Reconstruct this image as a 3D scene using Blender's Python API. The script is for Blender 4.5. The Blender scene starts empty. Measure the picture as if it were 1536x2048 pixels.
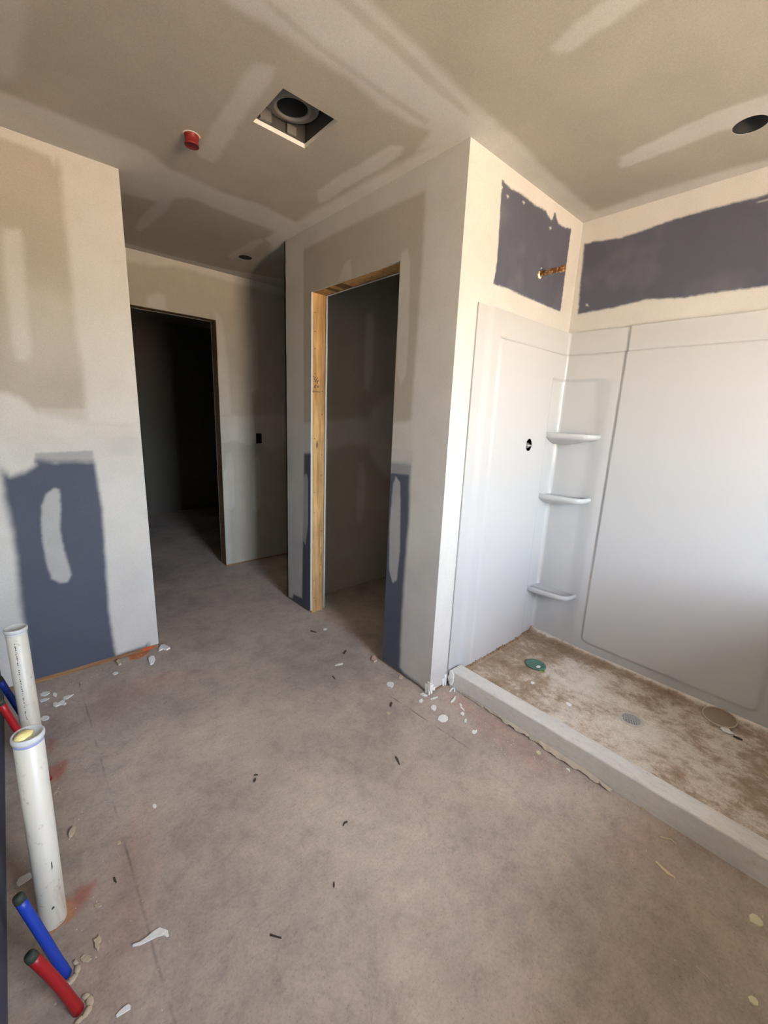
import bpy, bmesh, math, random
import numpy as np
from mathutils import Matrix, Vector

random.seed(7)
SC = bpy.context.scene
COL = SC.collection

# ------------------------------------------------------------------ camera
cam_data = bpy.data.cameras.new('camera')
cam = bpy.data.objects.new('camera', cam_data)
COL.objects.link(cam)
cam_data.sensor_fit = 'AUTO'
cam_data.sensor_width = 36.0
cam_data.lens = 837.774 / 2048 * 36.0
cam_data.clip_start = 0.01
RX, UX, FX = (0.747652, -0.662799, 0.041406), (0.11551, 0.191191, 0.974733), (0.653968, 0.723978, -0.219504)
cam.matrix_world = Matrix(((RX[0], UX[0], -FX[0], 0.0), (RX[1], UX[1], -FX[1], 0.0),
                           (RX[2], UX[2], -FX[2], 1.3736), (0, 0, 0, 1)))
SC.camera = cam

# ------------------------------------------------------------------ sky, sun, exposure
world = bpy.data.worlds.new('sky')
SC.world = world
world.use_nodes = True
_n = world.node_tree.nodes
_sky = _n.new('ShaderNodeTexSky')
_sky.sky_type = 'NISHITA'
_sky.sun_disc = False
_sky.sun_elevation = math.radians(48)
_sky.sun_rotation = math.radians(60)
_sky.air_density = 1.0
_sky.dust_density = 1.6
_hsv = _n.new('ShaderNodeHueSaturation')                          # hazy, paler sky
_hsv.inputs['Saturation'].default_value = 0.5
world.node_tree.links.new(_sky.outputs['Color'], _hsv.inputs['Color'])
world.node_tree.links.new(_hsv.outputs['Color'], _n['Background'].inputs['Color'])
_n['Background'].inputs['Strength'].default_value = 1.3

sun_data = bpy.data.lights.new('sun', 'SUN')
sun_data.energy = 36.0
sun_data.angle = math.radians(0.6)
sun_data.color = (1.0, 0.93, 0.82)
sun = bpy.data.objects.new('sun', sun_data)
COL.objects.link(sun)
sun.rotation_euler = (math.radians(-28), math.radians(32), 0)     # high sun from behind the house: none enters directly

# the opening in the wall behind the camera that lets the daylight in
WIN_X0, WIN_X1, WIN_Z0, WIN_Z1, WIN_Y = 0.50, 1.36, 0.95, 2.15, -1.60
portal_data = bpy.data.lights.new('window_daylight', 'AREA')
portal_data.shape = 'RECTANGLE'
portal_data.size, portal_data.size_y = WIN_X1 - WIN_X0, WIN_Z1 - WIN_Z0
portal_data.cycles.is_portal = True
portal = bpy.data.objects.new('window_daylight', portal_data)
COL.objects.link(portal)
portal.location = ((WIN_X0 + WIN_X1) / 2, WIN_Y - 0.05, (WIN_Z0 + WIN_Z1) / 2)
portal.rotation_euler = (math.radians(90), 0, 0)

SC.view_settings.view_transform = 'Standard'
SC.view_settings.look = 'None'
SC.view_settings.gamma = 1.0
SC.view_settings.use_curve_mapping = False
SC.view_settings.exposure = 3.16
SC.cycles.max_bounces = 12
SC.cycles.diffuse_bounces = 4
SC.cycles.sample_clamp_indirect = 0.0

# ------------------------------------------------------------------ measured outlines (metres, on each surface)
PATCHES = [
  ('left', 'mud', 1, 0.03, 0.006, [(0.317, 2.487), (0.309, 2.346), (0.305, 2.202), (0.306, 2.005), (0.298, 1.732), (0.309, 1.535), (0.299, 1.279), (0.649, 1.286), (0.597, 2.64)]),
  ('left', 'mud', 0.95, 0.03, 0.01, [(-0.044, 1.414), (0.003, 1.413), (0.066, 1.39), (0.121, 1.338), (0.298, 1.286), (0.625, 1.294), (0.611, 1.093), (0.317, 1.104), (0.094, 1.112), (0.088, 1.089), (0.038, 1.062), (-0.007, 1.048), (-0.029, 1.087), (-0.084, 1.09)]),
  ('left', 'mud', 0.45, 0.012, 0.003, [(0.122, 1.351), (0.304, 1.355), (0.299, 1.284), (0.137, 1.321)]),
  ('left', 'blue', 0.42, 0.01, 0.003, [(0.091, 1.149), (0.312, 1.156), (0.319, 1.099), (0.083, 1.103)]),
  ('left', 'mud', 1, 0.02, 0.003, [(0.313, 1.129), (0.319, 1.008), (0.326, 0.853), (0.315, 0.558), (0.307, 0.304), (0.312, 0.094), (0.318, 0.031), (0.459, 0.035), (0.473, 0.049), (0.477, 0.029), (0.483, 0.046), (0.485, 0.0), (0.56, -0.04), (0.638, 1.12)]),
  ('left', 'mud', 0.97, 0.03, 0.005, [(-0.126, 1.124), (-0.036, 1.088), (-0.036, 0.941), (-0.027, 0.799), (-0.03, 0.655), (-0.04, 0.456), (-0.042, 0.327), (-0.045, 0.113), (-0.051, -0.01), (-0.106, -0.127), (-0.273, -0.044)]),
  ('left', 'mud', 0.62, 0.012, 0.003, [(0.143, 0.982), (0.163, 0.973), (0.159, 0.897), (0.146, 0.774), (0.15, 0.671), (0.162, 0.59), (0.166, 0.536), (0.151, 0.502), (0.117, 0.505), (0.088, 0.533), (0.077, 0.608), (0.073, 0.71), (0.076, 0.809), (0.09, 0.904), (0.11, 0.955)]),
  ('left', 'mud', 0.75, 0.025, 0.005, [(0.093, 2.067), (0.145, 2.082), (0.15, 2.042), (0.139, 1.885), (0.132, 1.704), (0.128, 1.59), (0.11, 1.552), (0.076, 1.553), (0.068, 1.613), (0.072, 1.793), (0.079, 1.985)]),
  ('left', 'mud', 0.9, 0.02, 0.008, [(0.077, 2.523), (0.563, 2.528), (0.547, 2.422), (0.312, 2.375), (0.304, 2.395), (0.286, 2.359), (0.273, 2.394), (0.236, 2.396), (0.12, 2.398), (0.062, 2.398)]),
  ('left', 'mud', 0.3, 0.08, 0.02, [(0.089, 1.874), (0.328, 1.844), (0.321, 1.536), (0.109, 1.472), (0.04, 1.589)]),
  ('closet', 'mud', 0.8, 0.02, 0.004, [(2.77, 2.486), (2.459, 2.34), (2.028, 2.341), (1.717, 2.338), (1.442, 2.331), (1.165, 2.326), (1.185, 2.511), (2.676, 2.533)]),
  ('closet', 'mud', 1, 0.025, 0.004, [(1.44, 2.377), (1.444, 2.295), (1.442, 1.98), (1.452, 1.686), (1.458, 1.345), (1.444, 1.165), (1.444, 1.079), (1.434, 0.851), (1.447, 0.551), (1.447, 0.294), (1.441, 0.043), (1.408, 0.026), (1.295, 0.021), (1.265, 0.008), (1.25, -0.01), (1.149, 0.006), (1.023, 1.051), (1.18, 2.462)]),
  ('closet', 'mud', 0.9, 0.016, 0.002, [(2.803, 2.509), (2.447, 2.345), (2.448, 1.769), (2.443, 1.06), (2.472, 0.076), (2.593, 0.063), (2.609, 0.026), (2.89, -0.116)]),
  ('closet', 'mud', 0.9, 0.02, 0.003, [(1.426, 1.369), (1.631, 1.343), (1.627, 1.151), (1.443, 1.158)]),
  ('closet', 'mud', 0.4, 0.006, 0.001, [(1.619, 1.154), (1.451, 1.162), (1.449, 1.103), (1.631, 1.093)]),
  ('closet', 'mud', 0.9, 0.02, 0.003, [(2.493, 1.31), (2.31, 1.326), (2.309, 1.138), (2.494, 1.111)]),
  ('closet', 'mud', 0.55, 0.012, 0.003, [(1.581, 2.123), (1.545, 2.131), (1.522, 2.078), (1.507, 1.801), (1.51, 1.577), (1.545, 1.532), (1.575, 1.604), (1.587, 1.921)]),
  ('closet', 'mud', 0.5, 0.012, 0.003, [(2.089, 2.096), (2.022, 2.172), (1.974, 2.18), (1.957, 2.078)]),
  ('closet', 'mud', 0.6, 0.008, 0.002, [(1.565, 1.041), (1.546, 1.083), (1.514, 1.056), (1.504, 0.967), (1.489, 0.704), (1.5, 0.534), (1.533, 0.506), (1.565, 0.57), (1.578, 0.819)]),
  ('closet', 'mud', 0.5, 0.006, 0.002, [(2.437, 0.976), (2.411, 0.993), (2.392, 0.949), (2.391, 0.64), (2.424, 0.489), (2.457, 0.517), (2.456, 0.94)]),
  ('pier', 'blue', 1, 0.008, 0.003, [(1.694, 2.376), (1.725, 2.37), (1.769, 2.366), (1.845, 2.374), (1.968, 2.369), (2.07, 2.376), (2.098, 2.363), (2.125, 2.354), (2.138, 2.363), (2.148, 2.381), (2.149, 2.396), (2.16, 2.395), (2.175, 2.378), (2.2, 2.363), (2.244, 2.361), (2.286, 2.366), (2.333, 2.378), (2.337, 2.367), (2.332, 2.229), (2.331, 1.976), (2.248, 1.973), (2.095, 1.975), (1.925, 1.975), (1.816, 1.98), (1.697, 1.973), (1.707, 2.022), (1.711, 2.067), (1.703, 2.221)]),
  ('pier', 'mud', 0.9, 0.004, 0.001, [(1.736, 2.333), (1.751, 2.336), (1.756, 2.33), (1.746, 2.324)]),
  ('pier', 'mud', 0.9, 0.004, 0.001, [(1.862, 2.351), (1.879, 2.354), (1.884, 2.348), (1.873, 2.342)]),
  ('pier', 'mud', 0.9, 0.004, 0.001, [(2.113, 2.322), (2.133, 2.326), (2.139, 2.319), (2.126, 2.313)]),
  ('pier', 'mud', 0.9, 0.004, 0.001, [(1.687, 2.35), (1.702, 2.353), (1.707, 2.347), (1.696, 2.342)]),
  ('back', 'blue', 1, 0.012, 0.004, [(1.2, 2.334), (1.129, 2.331), (1.016, 2.316), (0.947, 2.321), (0.799, 2.335), (0.592, 2.338), (0.45, 2.335), (0.299, 2.332), (0.23, 1.971), (0.385, 1.977), (0.529, 1.982), (0.679, 1.982), (0.851, 1.999), (1.014, 1.984), (1.182, 1.98), (1.193, 2.13), (1.193, 2.193), (1.194, 2.254)]),
  ('back', 'mud', 0.9, 0.004, 0.001, [(1.146, 2.016), (1.14, 2.03), (1.13, 2.014)]),
  ('back', 'mud', 0.9, 0.004, 0.001, [(1.029, 1.949), (1.023, 1.963), (1.013, 1.947)]),
  ('back', 'mud', 0.9, 0.006, 0.003, [(0.48, 2.315), (0.434, 2.319), (0.432, 2.312), (0.455, 2.312)]),
  ('hall', 'mud', 0.6, 0.03, 0.01, [(0.62, 2.475), (2.003, 2.514), (2.002, 2.385), (1.789, 2.389), (1.529, 2.386), (1.256, 2.395), (1.061, 2.403), (0.942, 2.367), (0.755, 2.362), (0.61, 2.368)]),
  ('hall', 'mud', 0.6, 0.03, 0.01, [(0.88, 2.144), (0.946, 2.19), (0.995, 2.18), (0.999, 2.086), (0.876, 2.09)]),
  ('hall', 'mud', 0.4, 0.03, 0.004, [(1.358, 2.152), (1.411, 2.087), (1.443, 1.785), (1.455, 1.342), (1.362, 1.339)]),
  ('hall', 'mud', 0.5, 0.02, 0.004, [(1.66, 2.098), (1.687, 2.115), (1.703, 2.018), (1.709, 1.565), (1.644, 1.54), (1.641, 1.889)]),
  ('hall', 'mud', 0.45, 0.02, 0.005, [(1.34, 1.317), (1.49, 1.335), (2.017, 1.362), (2.015, 1.13), (1.833, 1.039), (1.712, 1.108), (1.593, 1.087), (1.482, 1.123), (1.343, 1.111)]),
  ('hall', 'mud', 0.35, 0.015, 0.003, [(1.398, 1.004), (1.443, 1.033), (1.46, 0.915), (1.461, 0.557), (1.413, 0.499), (1.38, 0.566), (1.382, 0.832)]),
  ('hall', 'mud', 0.5, 0.015, 0.003, [(1.651, 0.975), (1.695, 1.005), (1.712, 0.905), (1.702, 0.532), (1.656, 0.46), (1.624, 0.54), (1.632, 0.817)]),
  ('hall', 'mud', 0.4, 0.03, 0.004, [(1.329, 0.616), (1.33, 0.009), (1.411, -0.009), (1.41, 0.426), (1.384, 0.875)]),
  ('inner', 'mud', 0.7, 0.03, 0.004, [(2.06, 2.095), (2.12, 2.12), (2.138, 2.04), (2.139, 1.722), (2.105, 1.581), (2.061, 1.589), (2.051, 1.714)]),
  ('inner', 'mud', 0.55, 0.03, 0.004, [(2.029, 1.006), (2.069, 1.024), (2.098, 0.924), (2.098, 0.681), (2.077, 0.534), (2.026, 0.545), (2.016, 0.69)]),
  ('inner', 'mud', 0.7, 0.04, 0.006, [(1.689, 1.34), (2.125, 1.359), (2.109, 1.152), (1.937, 1.169), (1.691, 1.121)]),
  ('inner', 'mud', 0.7, 0.05, 0.006, [(2.43, 1.598), (2.27, 1.548), (2.147, 1.428), (2.105, 1.237), (2.164, 1.061), (2.306, 0.912), (2.482, 0.85)]),
  ('ceil', 'mud', 0.9, 0.04, 0.012, [(-0.023, 2.269), (0.125, 2.247), (0.249, 2.242), (0.372, 2.249), (0.498, 2.244), (0.591, 2.251), (0.704, 2.341), (0.768, 2.338), (0.927, 2.361), (1.155, 2.338), (1.384, 2.388), (1.567, 2.534), (1.559, 3.057), (1.347, 2.584), (1.089, 2.573), (0.855, 2.545), (0.79, 2.614), (0.737, 2.716), (0.591, 2.754), (0.577, 2.871), (-0.121, 3.616)]),
  ('ceil', 'mud', 0.6, 0.02, 0.006, [(0.774, 2.602), (0.795, 2.624), (0.81, 2.781), (0.791, 3.073), (0.767, 3.232), (0.735, 3.184), (0.726, 2.957), (0.741, 2.734)]),
  ('ceil', 'mud', 0.85, 0.025, 0.008, [(1.364, 2.737), (1.372, 2.557), (1.41, 2.446), (1.609, 2.727), (1.517, 2.83)]),
  ('ceil', 'mud', 0.9, 0.035, 0.008, [(1.384, 2.388), (1.378, 2.106), (1.387, 1.881), (1.397, 1.643), (1.403, 1.529), (1.404, 1.419), (1.405, 1.153), (1.615, 1.186), (1.63, 2.976)]),
  ('ceil', 'mud', 0.7, 0.015, 0.006, [(1.275, 1.986), (1.276, 1.77), (1.284, 1.587), (1.289, 1.478), (1.331, 1.453), (1.362, 1.496), (1.367, 1.635), (1.355, 1.837), (1.364, 2.053), (1.341, 2.092)]),
  ('ceil', 'mud', 0.85, 0.03, 0.008, [(0.503, 1.341), (0.57, 1.349), (0.638, 1.344), (0.787, 1.33), (0.972, 1.33), (1.133, 1.344), (1.276, 1.331), (1.338, 1.307), (1.386, 1.424), (1.472, 1.203), (1.466, 1.11), (1.329, 1.108), (0.898, 1.08), (0.844, 1.078), (0.777, 1.072)]),
  ('ceil', 'mud', 1, 0.02, 0.006, [(0.596, 1.251), (0.646, 1.255), (0.819, 1.272), (1.077, 1.282), (1.337, 1.261), (1.448, 1.22), (1.409, 1.168), (0.958, 1.147), (0.781, 1.137), (0.723, 1.125)]),
  ('ceil', 'tan', 0.5, 0.012, 0.004, [(0.638, 1.282), (0.657, 1.263), (0.836, 1.285), (1.094, 1.283), (1.291, 1.27), (1.298, 1.301), (1.08, 1.305), (0.826, 1.305)]),
  ('ceil', 'tan', 0.55, 0.014, 0.004, [(0.723, 1.125), (0.782, 1.14), (0.96, 1.15), (1.172, 1.162), (1.372, 1.162), (1.378, 1.144), (1.328, 1.139), (1.107, 1.122), (0.926, 1.111), (0.812, 1.11), (0.75, 1.099)]),
  ('ceil', 'mud', 0.9, 0.03, 0.006, [(1.362, 1.143), (1.427, 1.109), (1.526, 1.106), (1.685, 1.105), (1.817, 1.123), (2.055, 1.128), (2.377, 1.125), (2.478, 1.233), (1.469, 1.248)]),
  ('ceil', 'mud', 0.9, 0.04, 0.008, [(2.392, 1.157), (2.375, 1.12), (2.362, 0.892), (2.374, 0.647), (2.394, 0.462), (2.409, 0.24), (2.66, 0.244), (2.631, 0.489), (2.538, 1.259)]),
  ('ceil', 'mud', 0.7, 0.02, 0.008, [(1.316, 0.815), (1.293, 0.768), (1.284, 0.733), (1.277, 0.652), (1.27, 0.614), (1.348, 0.538), (1.348, 0.582), (1.356, 0.683), (1.365, 0.77), (1.348, 0.807)]),
  ('ceil', 'mud', 0.8, 0.02, 0.008, [(2.031, 0.89), (1.986, 0.858), (1.962, 0.719), (1.945, 0.592), (1.942, 0.521), (1.966, 0.415), (1.97, 0.296), (2.107, 0.303), (2.119, 0.432), (2.069, 0.558), (2.077, 0.7), (2.075, 0.87), (2.065, 0.89)]),
  ('ceil', 'mud', 0.6, 0.02, 0.008, [(0.721, 1.5), (0.732, 1.473), (0.766, 1.453), (0.785, 1.501), (0.793, 1.601), (0.797, 1.718), (0.806, 1.853), (0.823, 2.03), (0.83, 2.089), (0.818, 2.133), (0.773, 2.138), (0.747, 2.109), (0.739, 2.0), (0.726, 1.846), (0.727, 1.742), (0.721, 1.626), (0.717, 1.55)]),
  ('ceil', 'mud', 0.45, 0.03, 0.008, [(0.066, 1.807), (0.178, 1.735), (0.178, 1.863), (0.171, 2.046), (0.16, 2.133), (0.125, 2.186), (0.051, 2.195)]),
  ('ceil', 'mud', 0.25, 0.03, 0.008, [(0.645, 2.044), (0.672, 1.99), (0.729, 1.988), (0.72, 2.113), (0.671, 2.115)]),
  ('ceil', 'mud', 0.5, 0.02, 0.008, [(1.319, 3.215), (1.316, 2.848), (1.34, 2.742), (1.372, 2.774), (1.39, 2.973), (1.373, 3.071), (1.373, 3.269)]),
  ('ceil', 'mud', 0.8, 0.02, 0.006, [(0.597, 3.472), (0.744, 3.518), (0.992, 3.528), (1.412, 3.508), (1.872, 3.371), (2.014, 3.627), (0.776, 3.688), (0.63, 3.696)]),
  ('floor', 'red', 0.75, 0.03, 0.02, [(-0.039, 1.842), (0.03, 1.848), (0.032, 1.808), (0.003, 1.749), (-0.029, 1.761)]),
  ('floor', 'red', 0.6, 0.03, 0.02, [(-0.025, 1.958), (-0.008, 2.021), (0.01, 1.999), (-0.015, 1.917)]),
  ('floor', 'red', 0.75, 0.03, 0.02, [(-0.016, 1.243), (0.005, 1.276), (0.038, 1.246), (0.021, 1.212), (-0.009, 1.197)]),
  ('floor', 'red', 0.22, 0.12, 0.06, [(0.113, 1.319), (0.223, 1.46), (0.164, 1.198), (0.13, 1.072), (0.087, 1.006), (0.048, 0.914), (0.006, 0.897), (-0.022, 0.985), (0.048, 1.039)]),
  ('floor', 'red', 0.18, 0.12, 0.05, [(0.166, 2.296), (0.495, 2.253), (0.673, 2.085), (0.382, 2.077), (0.185, 2.011)]),
  ('floor', 'red', 0.2, 0.1, 0.04, [(1.378, 0.292), (1.54, 0.25), (1.492, 0.176), (1.366, 0.197), (1.32, 0.256)]),
  ('floor', 'red', 0.2, 0.08, 0.03, [(1.51, 1.185), (1.612, 1.104), (1.583, 0.771), (1.535, 0.561), (1.447, 0.601), (1.439, 0.886)]),
  ('floor', 'orange', 0.9, 0.012, 0.008, [(-0.103, 1.253), (-0.085, 1.301), (-0.019, 1.246), (-0.008, 1.212), (-0.017, 1.18), (-0.043, 1.187), (-0.066, 1.174), (-0.08, 1.192)]),
  ('floor', 'orange', 0.9, 0.01, 0.005, [(0.371, 2.52), (0.468, 2.538), (0.48, 2.501), (0.446, 2.462), (0.375, 2.454)]),
  ('floor', 'grime_shade', 0.72, 0.35, 0.1, [(0.783, 0.181), (0.873, 0.277), (1.07, 0.334), (1.294, 0.34), (1.471, 0.214), (1.546, -0.148), (1.289, -0.25)]),  # brown dirt with the shade of the lower-right floor painted in
  ('floor', 'grime_shade', 0.45, 0.12, 0.05, [(-0.147, 0.975), (-0.154, 1.28), (-0.125, 1.745), (-0.018, 2.134), (0.041, 2.211), (0.048, 1.899), (0.035, 1.492), (0.038, 1.119), (0.04, 0.868), (0.032, 0.822)]),
  ('floor', 'dust', 0.6, 0.25, 0.1, [(0.14, 1.825), (0.39, 1.848), (0.624, 1.58), (0.577, 1.372), (0.323, 1.459), (0.168, 1.586)]),  # this and the next two: pools of window light painted as paler floor
  ('floor', 'dust', 0.7, 0.25, 0.1, [(0.724, 1.161), (0.819, 0.971), (0.933, 0.639), (0.829, 0.381), (0.617, 0.377), (0.386, 0.573), (0.438, 0.863)]),  # pool of window light painted as paler floor
  ('floor', 'dust', 0.45, 0.2, 0.1, [(1.462, 1.079), (1.484, 0.812), (1.444, 0.458), (1.274, 0.47), (1.269, 0.716)]),  # pool of window light painted as paler floor
]
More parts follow.
